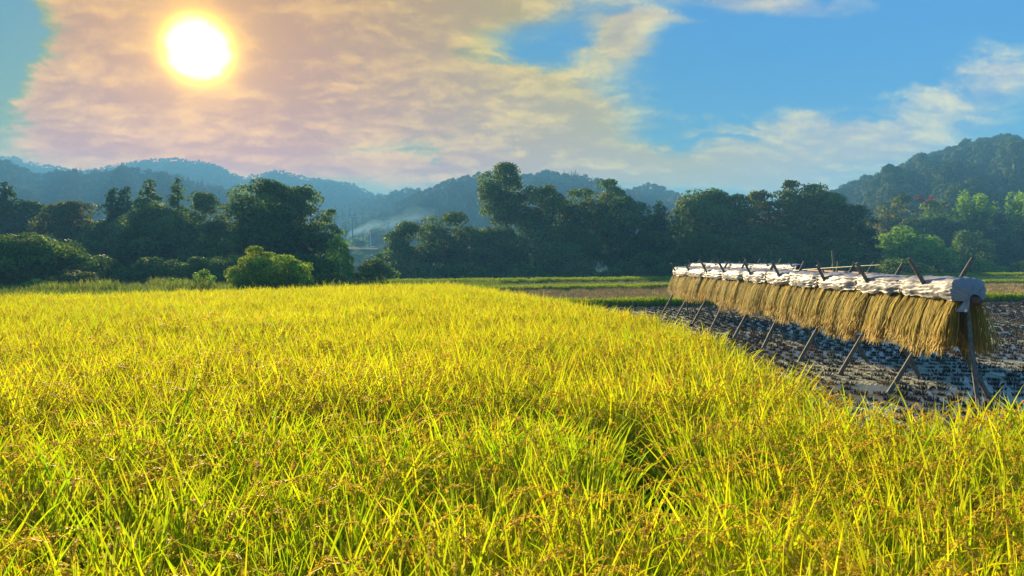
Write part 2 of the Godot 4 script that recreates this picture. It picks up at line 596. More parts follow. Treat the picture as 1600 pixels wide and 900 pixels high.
			tints[kind].append(Color(tone * rnd(0.9, 1.2), tone, tone * rnd(0.8, 1.1)))
	var wood := Node3D.new()
	wood.name = "hill_forest"
	add_child(wood)
	tag(wood, "continuous hazy forest covering the hills", "forest", "", "stuff")
	for k in 4:
		var list: Array[Transform3D] = []
		list.assign(spots[k])
		tag(many("conifer_crowns" if k == 3 else "broadleaf_crowns", pine_mesh if k == 3 else round_crowns[k], M.far_leaf, list, tints[k], wood), "", "", "", "stuff")

# ------------------------------------------------------------------ trees

func leaf_ball(s: Soup, o: Vector3, rad: Vector3, count: int, size: float, col: Color, flat := 0.0) -> void:
	for k in count:
		var d := any_dir()
		if d.y < -0.3 and rng.randf() < 0.6:
			d.y = -d.y
		var u := any_dir()
		var r := 1.12 - 0.6 * rng.randf() * rng.randf()
		var a := u - d * u.dot(d) * 0.7
		if flat > 0.0:
			a.y *= 1.0 - flat
		a = a.normalized() * size * rnd(0.7, 1.35)
		var b := a.cross(d + any_dir() * 0.6).normalized() * size * rnd(0.35, 0.7)
		var t := rnd(0.72, 1.28)
		s.leaf(o + d * rad * r, a, b, Color(col.r * t * rnd(0.9, 1.12), col.g * t, col.b * t))

func trunk_mesh(h: float, r: float, bend: float) -> ArrayMesh:
	var s := Soup.new()
	var path := PackedVector3Array()
	var radii := PackedFloat32Array()
	var side := Vector3(rnd(-1, 1), 0, rnd(-1, 1))
	for k in 8:
		var t := k / 7.0
		path.append(Vector3(0, h * t - 0.3 * (1.0 - t), 0) + side * bend * sin(t * 2.6) * h)
		radii.append(r * (1.0 - 0.8 * t) * (1.35 if k == 0 else 1.0))
	s.tube(path, radii, 9)
	return s.mesh(true)

func limb_mesh(a: Vector3, b: Vector3, r: float) -> ArrayMesh:
	var s := Soup.new()
	var path := PackedVector3Array()
	var radii := PackedFloat32Array()
	for k in 5:
		var t := k / 4.0
		path.append(a.lerp(b, t) + Vector3(0, -0.12, 0) * sin(t * PI) * a.distance_to(b))
		radii.append(r * (1.0 - 0.8 * t))
	s.tube(path, radii, 6)
	return s.mesh(true)

func plant_tree(t: Dictionary) -> void:
	var depth: float = t.d
	var top := at(t.x, t.top, depth)
	var base := Vector3(top.x, ground_y(top.x, top.z) - 0.05, top.z)
	if t.has("floor"):
		base.y = t.floor
	var h := top.y - base.y
	var rad: float = t.w * 0.5 / FOCAL * depth
	var kind: String = t.kind
	var size: float = t.get("leaf", 0.0022 * depth)
	var col: Color = t.get("col", Color(0.06, 0.1, 0.02))
	var low: float = t.get("low", 0.12)        # where the crown begins, as a share of the height
	var o := thing(t.n, base, t.label, t.get("cat", "tree"), t.get("group", "trees along the valley edge"), 0.0)
	var s := Soup.new()
	var limbs := []
	var area := 0.42 / (size * size)
	if kind == "broad":
		rad *= 1.2
		var mid := h * (1.0 + low) * 0.5
		var half := h * (1.0 - low) * 0.5
		var n: int = int(t.get("blobs", 46) * 1.25)
		for k in n:
			var d := any_dir()
			var r := pow(rng.randf(), 0.35)
			var b := rad * rnd(0.17, 0.34)
			var bulge := 1.0 - 0.35 * maxf(0.0, -d.y)
			var p := Vector3(d.x * (rad - b * 0.8) * bulge, d.y * (half - b * 0.55), d.z * (rad - b * 0.8) * bulge) * r
			if k < 3:
				p = Vector3(rnd(-0.2, 0.2) * rad, half - b * 0.85, rnd(-0.2, 0.2) * rad)
			p.y += mid
			var tone := rnd(0.65, 1.3)
			leaf_ball(s, p, Vector3(b, b * rnd(0.55, 0.85), b), int(area * b * b * 11.0), size, Color(col.r * tone * rnd(0.85, 1.2), col.g * tone, col.b * tone))
			if k % 9 == 0:
				limbs.append(p)
	elif kind == "cedar":
		var n: int = int(t.get("blobs", 56) * 1.25)
		for k in n:
			var f := (k + rng.randf()) / n
			var y := lerpf(h * low, h * 0.985, f)
			var reach := rad * pow(1.0 - f, 0.6) * 1.1 + 0.3
			var az := rnd(0, TAU)
			var b := maxf(reach * 0.46, 0.3)
			var p := Vector3(cos(az), 0, sin(az)) * reach * rnd(0.25, 0.72)
			p.y = y
			var tone := rnd(0.7, 1.25)
			leaf_ball(s, p, Vector3(b, b * 0.6, b), int(area * b * b * 12.0), size, Color(col.r * tone, col.g * tone, col.b * tone), 0.3)
	elif kind == "vine":
		# a heap of creeper: a rolling skin of leaves over whatever it has swallowed
		var n: int = t.get("blobs", 30)
		for k in n:
			var az := rnd(0, TAU)
			var r := sqrt(rng.randf())
			var dome := sqrt(maxf(0.0, 1.0 - r * r * 0.92))
			var b := rad * rnd(0.16, 0.3)
			var y := maxf(h * dome * rnd(0.78, 1.0) - b * 0.45, b * 0.3)
			var p := Vector3(cos(az) * r * (rad - b * 0.6), y, sin(az) * r * (rad - b * 0.6))
			var tone := rnd(0.75, 1.3)
			leaf_ball(s, p, Vector3(b, b * 0.75, b), int(area * b * b * 11.0), size, Color(col.r * tone, col.g * tone, col.b * tone), 0.35)
			# curtains hanging to the ground
			for q in int(area * b * y * 2.0):
				var a2 := az + rnd(-0.5, 0.5)
				var pp := Vector3(cos(a2) * (r * (rad - b * 0.6) + b * 0.6), rnd(0.0, y), sin(a2) * (r * (rad - b * 0.6) + b * 0.6))
				var u := any_dir() * size
				s.leaf(pp, u, u.cross(any_dir()).normalized() * size * 0.55, Color(col.r * tone, col.g * tone, col.b * tone) * rnd(0.7, 1.2))
	elif kind == "bamboo":
		var n: int = t.get("blobs", 22)
		for k in n:
			var az := rnd(0, TAU)
			var foot := Vector3(cos(az), 0, sin(az)) * rad * sqrt(rng.randf()) * 0.8
			var hh := h * rnd(0.72, 1.0)
			var tip := foot + Vector3(rnd(-0.14, 0.14), 1.0, rnd(-0.14, 0.14)) * hh
			var tone := rnd(0.75, 1.3)
			for q in int(hh * 0.55 / size * 22.0):
				var f := lerpf(0.12, 1.0, pow(rng.randf(), 0.7))
				var p := foot.lerp(tip, f) + any_dir() * (0.25 + 0.75 * (1.0 - absf(f - 0.6)))
				var u := any_dir()
				u.y = -absf(u.y) * 0.8
				s.leaf(p, u * size * 1.3, u.cross(any_dir()).normalized() * size * 0.4, Color(col.r * tone, col.g * tone, col.b * tone) * rnd(0.75, 1.25))
	if t.has("red"):
		for k in 4:
			leaf_ball(s, Vector3(rad * (t.red + rnd(-0.3, 0.2)), h * rnd(0.9, 0.97), rnd(0.2, 0.7) * rad), Vector3(0.55, 0.3, 0.5), 26, size * 0.9, Color(0.24, 0.045, 0.025))
	obj("trunk", trunk_mesh(h * (0.93 if kind == "cedar" else 0.72 if kind == "broad" else 0.5), clampf(h * 0.022, 0.03, 0.34), rnd(0.0, 0.03)), M.bark, o)
	for p in limbs:
		obj("limb", limb_mesh(Vector3(0, h * rnd(low, low + 0.3), 0), p, clampf(h * 0.009, 0.02, 0.14)), M.bark, o)
	obj("crown", s.mesh(), M.leaf, o)

func woods() -> void:
	var leafy_green := Color(0.095, 0.165, 0.028)
	var mid := Color(0.11, 0.18, 0.028)
	var warm := Color(0.125, 0.145, 0.024)
	var fresh := Color(0.19, 0.33, 0.028)
	var blue := Color(0.055, 0.115, 0.04)
	var list := [
		# the wood on the sun's side, behind the meadow
		{"n": "cedar_tree", "x": 8, "top": 284, "w": 95, "d": 78.0, "kind": "cedar", "col": blue, "label": "dark cedar behind the wide spreading tree"},
		{"n": "broadleaf_tree", "x": 45, "top": 312, "w": 80, "d": 80.0, "kind": "broad", "col": leafy_green, "label": "dark round tree close beside the dark cedar"},
		{"n": "broadleaf_tree", "x": 112, "top": 311, "w": 100, "d": 74.0, "kind": "broad", "col": warm, "low": 0.42, "blobs": 34, "label": "airy light-crowned tree with sky showing through its boughs"},
		{"n": "broadleaf_tree", "x": 112, "top": 372, "w": 110, "d": 77.0, "kind": "broad", "col": leafy_green, "low": 0.02, "blobs": 30, "label": "dark undergrowth tree below the airy light-crowned tree"},
		{"n": "cedar_tree", "x": 177, "top": 293, "w": 62, "d": 76.0, "kind": "cedar", "col": blue, "label": "pointed cedar, the lower of a touching pair"},
		{"n": "cedar_tree", "x": 197, "top": 290, "w": 66, "d": 78.0, "kind": "cedar", "col": blue, "label": "pointed cedar, the higher of a touching pair"},
		{"n": "broadleaf_tree", "x": 165, "top": 345, "w": 100, "d": 71.0, "kind": "broad", "col": leafy_green, "low": 0.02, "label": "dark bushy tree under the paired cedars"},
		{"n": "cedar_tree", "x": 232, "top": 279, "w": 74, "d": 75.0, "kind": "cedar", "col": leafy_green, "label": "blunt-topped cedar next to the paired cedars"},
		{"n": "cedar_tree", "x": 277, "top": 278, "w": 52, "d": 80.0, "kind": "cedar", "col": leafy_green, "label": "slender cedar with its spire clear above the broadleaf wood"},
		{"n": "broadleaf_tree", "x": 250, "top": 318, "w": 130, "d": 70.0, "kind": "broad", "col": mid, "low": 0.02, "blobs": 60, "label": "broad dull green tree in front of the slender cedar"},
		{"n": "broadleaf_tree", "x": 312, "top": 300, "w": 90, "d": 75.0, "kind": "broad", "col": mid, "low": 0.05, "label": "rounded tree between slender cedar and great double-crowned tree"},
		{"n": "broadleaf_tree", "x": 345, "top": 345, "w": 90, "d": 68.0, "kind": "broad", "col": leafy_green, "low": 0.02, "label": "low dark tree at the foot of the great double-crowned tree"},
		{"n": "broadleaf_tree", "x": 412, "top": 279, "w": 118, "d": 66.0, "kind": "broad", "col": mid, "low": 0.04, "blobs": 84, "label": "higher half of the great double-crowned tree"},
		{"n": "broadleaf_tree", "x": 470, "top": 288, "w": 90, "d": 68.0, "kind": "broad", "col": mid, "low": 0.02, "blobs": 74, "label": "lower half of the great double-crowned tree"},
		{"n": "broadleaf_tree", "x": 516, "top": 326, "w": 50, "d": 66.0, "kind": "broad", "col": leafy_green, "low": 0.03, "blobs": 34, "label": "narrow tree beside the gap with the smoke"},
		{"n": "spreading_tree", "x": 40, "top": 368, "w": 165, "d": 46.0, "kind": "broad", "col": mid, "low": 0.02, "blobs": 64, "leaf": 0.12, "label": "wide flat-topped tree above the fence posts"},
		{"n": "shrub", "x": 112, "top": 423, "w": 90, "d": 42.0, "kind": "vine", "col": warm, "leaf": 0.07, "cat": "shrub", "label": "trailing brownish shrub at the end of the fence posts"},
		{"n": "creeper_thicket", "x": 528, "top": 366, "w": 52, "d": 56.0, "kind": "vine", "col": fresh, "leaf": 0.1, "cat": "thicket", "label": "creeper-smothered stump beside the gap with the smoke"},
		{"n": "creeper_thicket", "x": 585, "top": 404, "w": 96, "d": 60.0, "kind": "vine", "col": mid, "leaf": 0.12, "cat": "thicket", "label": "low creeper heap filling the gap under the utility poles"},
		# the dark wood behind the stubble
		{"n": "vine_clad_tree", "x": 640, "top": 345, "w": 84, "d": 84.0, "kind": "broad", "col": leafy_green, "low": 0.0, "label": "vine-clad tree at the wood's edge by the smoke"},
		{"n": "vine_clad_tree", "x": 606, "top": 385, "w": 60, "d": 80.0, "kind": "vine", "col": mid, "label": "low vine-clad tree reaching into the gap by the smoke"},
		{"n": "broadleaf_tree", "x": 704, "top": 328, "w": 104, "d": 88.0, "kind": "broad", "col": leafy_green, "low": 0.0, "blobs": 60, "label": "dark tree under the shoulder of the tall round tree"},
		{"n": "broadleaf_tree", "x": 790, "top": 254, "w": 92, "d": 92.0, "kind": "broad", "col": mid, "low": 0.42, "blobs": 50, "label": "tall round-crowned tree standing high above the wood"},
		{"n": "broadleaf_tree", "x": 775, "top": 352, "w": 110, "d": 86.0, "kind": "broad", "col": leafy_green, "low": 0.0, "blobs": 60, "label": "dark leafy tree below the tall round-crowned tree"},
		{"n": "broadleaf_tree", "x": 858, "top": 288, "w": 96, "d": 90.0, "kind": "broad", "col": mid, "low": 0.1, "blobs": 54, "label": "open-branched tree directly beside the tall round-crowned tree"},
		{"n": "broadleaf_tree", "x": 952, "top": 279, "w": 78, "d": 94.0, "kind": "broad", "col": mid, "low": 0.3, "label": "tree with a small crown peak at the wood's middle"},
		{"n": "broadleaf_tree", "x": 905, "top": 293, "w": 90, "d": 92.0, "kind": "broad", "col": mid, "low": 0.1, "label": "tree with leafy shoulder under the small crown peak"},
		{"n": "broadleaf_tree", "x": 975, "top": 305, "w": 96, "d": 88.0, "kind": "broad", "col": leafy_green, "low": 0.0, "blobs": 60, "label": "sloping dark tree running down from the small crown peak"},
		{"n": "broadleaf_tree", "x": 880, "top": 350, "w": 120, "d": 84.0, "kind": "broad", "col": leafy_green, "low": 0.0, "blobs": 60, "label": "deep shaded tree at the wood's foot before the open-branched tree"},
		{"n": "cedar_tree", "x": 1030, "top": 314, "w": 64, "d": 88.0, "kind": "cedar", "col": blue, "label": "dark cedar in the notch of the wood"},
		{"n": "broadleaf_tree", "x": 1022, "top": 360, "w": 100, "d": 84.0, "kind": "broad", "col": leafy_green, "low": 0.0, "blobs": 50, "label": "shaded tree at the foot of the notch cedar"},
		{"n": "broadleaf_tree", "x": 1114, "top": 291, "w": 138, "d": 88.0, "kind": "broad", "col": mid, "low": 0.06, "blobs": 70, "label": "wide round tree with a sunlit top next to the notch"},
		{"n": "broadleaf_tree", "x": 1100, "top": 365, "w": 130, "d": 83.0, "kind": "broad", "col": leafy_green, "low": 0.0, "blobs": 54, "label": "low dark tree beneath the wide round tree"},
		{"n": "broadleaf_tree", "x": 1232, "top": 280, "w": 64, "d": 90.0, "kind": "broad", "col": mid, "low": 0.3, "blobs": 34, "label": "light feathery crown on top of the large dark tree"},
		{"n": "broadleaf_tree", "x": 1190, "top": 298, "w": 72, "d": 90.0, "kind": "broad", "col": warm, "low": 0.25, "blobs": 40, "label": "thin-topped tree between the wide round tree and feathery crown"},
		{"n": "broadleaf_tree", "x": 1280, "top": 287, "w": 130, "d": 88.0, "kind": "broad", "col": mid, "low": 0.04, "blobs": 74, "label": "large dark domed tree with boughs sweeping down"},
		{"n": "broadleaf_tree", "x": 1205, "top": 360, "w": 130, "d": 83.0, "kind": "broad", "col": leafy_green, "low": 0.0, "blobs": 54, "label": "shaded tree at the foot of the thin-topped tree"},
		{"n": "broadleaf_tree", "x": 1300, "top": 372, "w": 120, "d": 82.0, "kind": "broad", "col": leafy_green, "low": 0.0, "blobs": 54, "label": "drooping tree in front of the large dark domed tree"},
		{"n": "broadleaf_tree", "x": 1346, "top": 322, "w": 56, "d": 86.0, "kind": "broad", "col": blue, "low": 0.0, "blobs": 44, "label": "dark upright tree closing the wood by the creeper bank"},
		# beyond the creeper bank
		{"n": "broadleaf_tree", "x": 1400, "top": 303, "w": 76, "d": 128.0, "kind": "broad", "col": warm, "low": 0.1, "red": 0.85, "label": "yellowing tree with a tuft of red autumn leaves"},
		{"n": "broadleaf_tree", "x": 1458, "top": 312, "w": 76, "d": 126.0, "kind": "broad", "col": mid, "low": 0.05, "label": "green tree next to the yellowing tree"},
		{"n": "broadleaf_tree", "x": 1430, "top": 340, "w": 90, "d": 120.0, "kind": "broad", "col": leafy_green, "low": 0.0, "label": "shaded tree on top of the creeper bank"},
		{"n": "bamboo_grove", "x": 1517, "top": 304, "w": 76, "d": 122.0, "kind": "bamboo", "col": fresh, "cat": "bamboo", "label": "pale feathery bamboo behind the creeper bank"},
		{"n": "broadleaf_tree", "x": 1490, "top": 345, "w": 76, "d": 118.0, "kind": "broad", "col": blue, "low": 0.0, "label": "dark tree at the foot of the pale bamboo"},
		{"n": "bamboo_grove", "x": 1586, "top": 303, "w": 88, "d": 116.0, "kind": "bamboo", "col": fresh, "cat": "bamboo", "label": "tall bamboo beside the dark cedar row"},
		{"n": "cedar_tree", "x": 1560, "top": 330, "w": 66, "d": 112.0, "kind": "cedar", "col": blue, "label": "dark cedar between the two bamboo groves"},
		{"n": "cedar_tree", "x": 1612, "top": 325, "w": 74, "d": 108.0, "kind": "cedar", "col": blue, "label": "dark cedar in front of the tall bamboo"},
		{"n": "broadleaf_tree", "x": 1690, "top": 320, "w": 110, "d": 110.0, "kind": "broad", "col": mid, "low": 0.0, "label": "round tree past the tall bamboo"},
		{"n": "creeper_bank", "x": 1408, "top": 358, "w": 170, "d": 100.0, "kind": "vine", "col": fresh, "blobs": 60, "cat": "thicket", "label": "bright green creeper bank sloping down beside the dark wood"},
		{"n": "creeper_bank", "x": 1516, "top": 354, "w": 80, "d": 106.0, "kind": "vine", "col": mid, "blobs": 40, "cat": "thicket", "label": "creeper-covered hump under the dark cedar"},
		{"n": "shrub", "x": 1405, "top": 402, "w": 110, "d": 88.0, "kind": "vine", "col": mid, "cat": "shrub", "label": "low shrub at the foot of the bright creeper bank"},
		{"n": "shrub", "x": 1535, "top": 406, "w": 90, "d": 92.0, "kind": "vine", "col": fresh, "cat": "shrub", "label": "pale willowy shrub behind the far grass bund"},
		{"n": "shrub", "x": 1470, "top": 412, "w": 90, "d": 90.0, "kind": "vine", "col": mid, "cat": "shrub", "label": "low weedy shrub between creeper bank and pale shrub"},
		{"n": "shrub", "x": 1610, "top": 408, "w": 90, "d": 90.0, "kind": "vine", "col": mid, "cat": "shrub", "label": "shrub past the pale willowy shrub"},
		# bushes at the meadow's edge behind the rice
		{"n": "bush", "x": 400, "top": 382, "w": 86, "d": 37.0, "kind": "broad", "col": Color(0.29, 0.38, 0.03), "leaf": 0.065, "low": -0.25, "blobs": 46, "cat": "bush", "group": "bushes behind the rice", "label": "larger of the two bright yellow-green bushes behind the rice"},
		{"n": "bush", "x": 450, "top": 397, "w": 76, "d": 36.0, "kind": "broad", "col": Color(0.27, 0.36, 0.03), "leaf": 0.065, "low": -0.25, "blobs": 40, "cat": "bush", "group": "bushes behind the rice", "label": "smaller of the two bright yellow-green bushes behind the rice"},
		{"n": "bush", "x": 515, "top": 424, "w": 78, "d": 40.0, "kind": "vine", "col": mid, "leaf": 0.065, "cat": "bush", "group": "bushes behind the rice", "label": "low smooth mound of green beside the paired bright bushes"},
		{"n": "bush", "x": 318, "top": 421, "w": 36, "d": 38.0, "kind": "broad", "col": fresh, "leaf": 0.06, "low": -0.3, "blobs": 26, "cat": "bush", "group": "bushes behind the rice", "label": "small upright bush standing alone in the verge weeds"},
		{"n": "bush", "x": 52, "top": 432, "w": 40, "d": 40.0, "kind": "vine", "col": fresh, "leaf": 0.06, "blobs": 20, "cat": "bush", "group": "bushes behind the rice", "label": "small pointed bush by the fence posts"},
		{"n": "bush", "x": 268, "top": 434, "w": 34, "d": 39.0, "kind": "vine", "col": fresh, "leaf": 0.06, "blobs": 18, "cat": "bush", "group": "bushes behind the rice", "label": "low bush next to the small upright bush"},
		# far behind the gap
		{"n": "broadleaf_tree", "x": 588, "top": 352, "w": 50, "d": 335.0, "kind": "broad", "col": warm, "low": 0.0, "floor": 4.0, "leaf": 0.55, "blobs": 24, "label": "far brownish tree behind the pale utility pole"},
		{"n": "broadleaf_tree", "x": 622, "top": 360, "w": 46, "d": 330.0, "kind": "broad", "col": mid, "low": 0.0, "floor": 4.0, "leaf": 0.55, "blobs": 22, "label": "far green tree on the terrace past the pale utility pole"},
		{"n": "broadleaf_tree", "x": 558, "top": 372, "w": 36, "d": 262.0, "kind": "broad", "col": fresh, "low": 0.0, "floor": 3.0, "leaf": 0.45, "blobs": 20, "label": "far bright shrubby tree by the two dark poles"},
		{"n": "shrub", "x": 556, "top": 389, "w": 28, "d": 236.0, "kind": "vine", "col": mid, "floor": 0.5, "leaf": 0.4, "blobs": 14, "cat": "shrub", "label": "far rounded shrub on the terrace slope below the two dark poles"},
		{"n": "shrub", "x": 602, "top": 391, "w": 32, "d": 234.0, "kind": "vine", "col": fresh, "floor": 0.5, "leaf": 0.4, "blobs": 14, "cat": "shrub", "label": "far bright shrub on the terrace slope below the pale utility pole"},
		{"n": "shrub", "x": 579, "top": 397, "w": 38, "d": 226.0, "kind": "vine", "col": leafy_green, "floor": 0.0, "leaf": 0.4, "blobs": 16, "cat": "shrub", "label": "far shrub low on the terrace slope below the white car"},
		{"n": "cedar_tree", "x": 512, "top": 322, "w": 22, "d": 400.0, "kind": "cedar", "col": blue, "floor": 4.0, "leaf": 0.6, "blobs": 18, "label": "far dark cedar nearest the great double-crowned tree", "group": "far cedar row"},
	]
	var k := 0
	for px in [523, 535, 545, 556, 566, 577, 590]:
		list.append({"n": "cedar_tree", "x": px, "top": [318, 321, 316, 322, 320, 325, 331][k], "w": 21, "d": 395.0 + 6.0 * (k % 3), "kind": "cedar", "col": blue, "floor": 4.0, "leaf": 0.6, "blobs": 18, "label": "far dark cedar in the row behind the smoke", "group": "far cedar row"})
		k += 1
	var feet := [[612, 408, "fern-like thicket at the wood's corner by the gap"], [668, 406, "thicket below the vine-clad tree"], [735, 410, "thicket under the dark shouldered tree"], [820, 408, "thicket at the foot of the tall round-crowned tree"], [905, 410, "thicket in front of the deep shaded tree"], [975, 407, "thicket below the sloping dark tree"], [1050, 408, "thicket under the notch cedar"], [1135, 406, "thicket at the foot of the wide round tree"], [1220, 405, "thicket below the feathery crown"], [1310, 404, "thicket in front of the drooping tree"]]
	for f in feet:
		list.append({"n": "thicket", "x": f[0], "top": f[1], "w": 105, "d": 78.0, "kind": "vine", "col": leafy_green, "blobs": 26, "leaf": 0.16, "cat": "thicket", "group": "undergrowth along the wood", "label": f[2]})
	var left := [[90, 398, "undergrowth behind the trailing brownish shrub"], [160, 402, "undergrowth at the foot of the paired cedars"], [230, 400, "undergrowth below the blunt-topped cedar"], [300, 402, "undergrowth behind the small upright bush"], [365, 400, "undergrowth behind the larger bright bush"], [470, 396, "undergrowth below the great double-crowned tree"]]
	for f in left:
		list.append({"n": "thicket", "x": f[0], "top": f[1], "w": 120, "d": 50.0, "kind": "vine", "col": leafy_green, "blobs": 30, "leaf": 0.11, "cat": "thicket", "group": "undergrowth along the wood", "label": f[2]})
	for t in list:
		plant_tree(t)

# ------------------------------------------------------------------ the terrace seen through the gap

func terrace() -> void:
	var top := 6.2
	var hn := noise(FastNoiseLite.TYPE_SIMPLEX_SMOOTH, 0.05, 3, 41)
	var s := Soup.new()
	s.grid(40, 24, func(u, v):
		var depth := lerpf(215.0, 420.0, v)
		var x := lerpf(-120.0, -5.0, u)
		var h := top * smooth(215.0, 255.0, depth) + 0.5 * hn.get_noise_2d(x, depth)
		return Vector3(x, -2.0 + (h + 2.0) * minf(1.0, minf(u, 1.0 - u) * 12.0), -depth))
	tag(obj("terrace", s.mesh(true), M.turf), "raised grassy terrace seen through the gap in the trees", "terrace", "", "structure")
	var f := Soup.new()
	f.grid(14, 4, func(u, v): return Vector3(lerpf(-61.0, -44.0, u), top + lerpf(-0.9, 0.12, v), -lerpf(243.0, 253.0, v)))
	tag(obj("yellow_field", f.mesh(true), M.dry), "strip of ripe field on the far terrace", "field", "", "structure")
	# utility poles
	var poles := [
		{"x": 551.0, "top": 339.0, "foot": 374.0, "d": 290.0, "m": "dark_pole", "arm": true, "label": "taller of the two dark utility poles by the smoke"},
		{"x": 540.0, "top": 350.0, "foot": 376.0, "d": 275.0, "m": "dark_pole", "arm": false, "label": "shorter of the two dark poles by the smoke"},
		{"x": 607.0, "top": 347.0, "foot": 388.0, "d": 270.0, "m": "concrete", "arm": true, "label": "pale concrete utility pole carrying a transformer"},
		{"x": 579.0, "top": 358.0, "foot": 386.0, "d": 300.0, "m": "concrete", "arm": false, "label": "slim pale pole behind the white car"},
		{"x": 570.0, "top": 367.0, "foot": 384.0, "d": 320.0, "m": "concrete", "arm": false, "label": "shortest pale pole, farthest along the terrace road"},
	]
	for p in poles:
		var a := at(p.x, p.foot, p.d)
		var b := at(p.x, p.top, p.d)
		var h := b.y - a.y + 1.0
		var o := thing("utility_pole", a - Vector3(0, 1.0, 0), p.label, "utility pole", "utility poles on the terrace")
		var t := Soup.new()
		t.tube(PackedVector3Array([Vector3.ZERO, Vector3(0, h, 0)]), PackedFloat32Array([0.24, 0.16]), 8)
		obj("shaft", t.mesh(), M[p.m], o)
		if p.arm:
			for y in [0.3, 1.1]:
				var c := Soup.new()
				c.box(Vector3(0, h - y, 0.2), Vector3(1.9, 0.14, 0.12))
				var bar := obj("crossarm", c.mesh(), M[p.m], o)
				for xx in [-0.8, 0.0, 0.8]:
					var i := Soup.new()
					i.tube(PackedVector3Array([Vector3(xx, h - y + 0.07, 0.2), Vector3(xx, h - y + 0.3, 0.2)]), PackedFloat32Array([0.06, 0.05]), 6)
					obj("insulator", i.mesh(), M.white_paint, bar)
		if p.m == "concrete" and p.arm:
			var c := Soup.new()
			c.tube(PackedVector3Array([Vector3(0, h - 3.6, 0.5), Vector3(0, h - 2.2, 0.5)]), PackedFloat32Array([0.42, 0.42]), 12)
			obj("transformer", c.mesh(), M.concrete, o)
	var w := Soup.new()
	var wa := at(551, 341, 290.2)
	var wb := at(860, 337, 300.0)
	var path := PackedVector3Array()
	var rr := PackedFloat32Array()
	for k in 25:
		path.append(wa.lerp(wb, k / 24.0) - Vector3(0, 1.4 * sin(PI * k / 24.0), 0))
		rr.append(0.045)
	w.tube(path, rr, 5)
	tag(obj("power_line", w.mesh(), M.dark_pole), "power line strung across the smoke from the taller dark pole", "power line")
	# parked car
	var cp := at(578, 388, 285)
	var car := thing("parked_car", Vector3(cp.x, cp.y - 0.2, cp.z), "small white car parked beside the slim pale pole", "car")
	var body := Soup.new()
	body.box(Vector3(0, 0.62, 0), Vector3(3.9, 0.6, 1.6))
	body.box(Vector3(-0.1, 0.98, 0), Vector3(3.5, 0.12, 1.5))
	obj("body", body.mesh(), M.white_paint, car)
	var cabin := Soup.new()
	cabin.grid(2, 2, func(u, v): return Vector3(0, 1.05, 0))
	cabin = Soup.new()
	cabin.box(Vector3(-0.2, 1.26, 0), Vector3(2.2, 0.44, 1.36))
	obj("window", cabin.mesh(), M.dark_glass, car)
	var roof := Soup.new()
	roof.box(Vector3(-0.2, 1.52, 0), Vector3(1.9, 0.08, 1.36))
	obj("roof", roof.mesh(), M.white_paint, car)
	for q in [[-1.25, 0.8], [1.25, 0.8], [-1.25, -0.8], [1.25, -0.8]]:
		var wh := Soup.new()
		wh.tube(PackedVector3Array([Vector3(q[0], 0.31, q[1] - 0.1), Vector3(q[0], 0.31, q[1] + 0.1)]), PackedFloat32Array([0.31, 0.31]), 14)
		obj("wheel", wh.mesh(), M.rubber, car)
	# smoke
	var smoke := Node3D.new()
	smoke.name = "smoke"
	add_child(smoke)
	tag(smoke, "drifting blue smoke behind the utility poles", "smoke", "", "stuff")
	var fm := FogMaterial.new()
	fm.resource_name = "smoke"
	fm.albedo = lin(0.42, 0.76, 0.98)
	fm.density = 0.05
	var thin := fm.duplicate() as FogMaterial
	thin.density = 0.011
	for k in 30:
		# a column that leans over and spreads down the wind
		var t := pow(k / 29.0, 1.25)
		var px := 544.0 + 120.0 * t + rnd(-4.0, 4.0) * (0.4 + t)
		var py := 371.0 - 34.0 * pow(t, 0.6) + rnd(-6.0, 9.0) * (0.3 + t)
		var v := FogVolume.new()
		v.name = "puff"
		v.shape = RenderingServer.FOG_VOLUME_SHAPE_ELLIPSOID
		var sz := lerpf(3.2, 9.0, t) * rnd(0.6, 1.2)
		v.size = Vector3(sz * rnd(1.1, 2.4), sz * rnd(0.5, 0.9), sz)
		v.material = fm if k < 13 else thin
		smoke.add_child(v, true)
		v.position = at(px, py, 312.0 + rnd(-8.0, 8.0))
		v.rotation = Vector3(0, rnd(-0.4, 0.4), rnd(0.1, 0.6))

# ------------------------------------------------------------------ verge

func grass_tuft(blades: int, h: float, spread: float, width: float, a: Color, b: Color) -> ArrayMesh:
	var s := Soup.new()
	for k in blades:
		var az := rnd(0, TAU)
		var out := Vector3(cos(az), 0, sin(az))
		var foot := Vector3(rnd(-1, 1), 0, rnd(-1, 1)) * spread * 0.5
		var hh := h * rnd(0.55, 1.1)
		var lean := rnd(0.1, 0.6) * hh
		var path := PackedVector3Array([foot, foot + out * lean * 0.25 + Vector3(0, hh * 0.55, 0), foot + out * lean * 0.7 + Vector3(0, hh * 0.9, 0), foot + out * lean * 1.15 + Vector3(0, hh * rnd(0.85, 1.05), 0)])
		s.strip(path, out.cross(Vector3.UP).rotated(Vector3.UP, rnd(-1, 1)), PackedFloat32Array([width, width, width * 0.7, 0.001]), a.lerp(b, rng.randf()) * rnd(0.85, 1.15))
	return s.mesh()

func scatter_line(list: Array[Transform3D], tints: PackedColorArray, a: Vector2, b: Vector2, width: float, count: int, s0: float, s1: float) -> PackedColorArray:
	var n := (b - a).orthogonal().normalized()
	for k in count:
		var p := a.lerp(b, rng.randf()) + n * rnd(-0.5, 0.5) * width
		var sc := rnd(s0, s1)
		list.append(Transform3D(Basis(Vector3.UP, rnd(0, TAU)).scaled(Vector3(sc, sc * rnd(0.8, 1.25), sc)), Vector3(p.x, ground_y(p.x, p.y), p.y)))
		var t := rnd(0.8, 1.2)
		tints.append(Color(t * rnd(0.85, 1.25), t, t))
	return tints

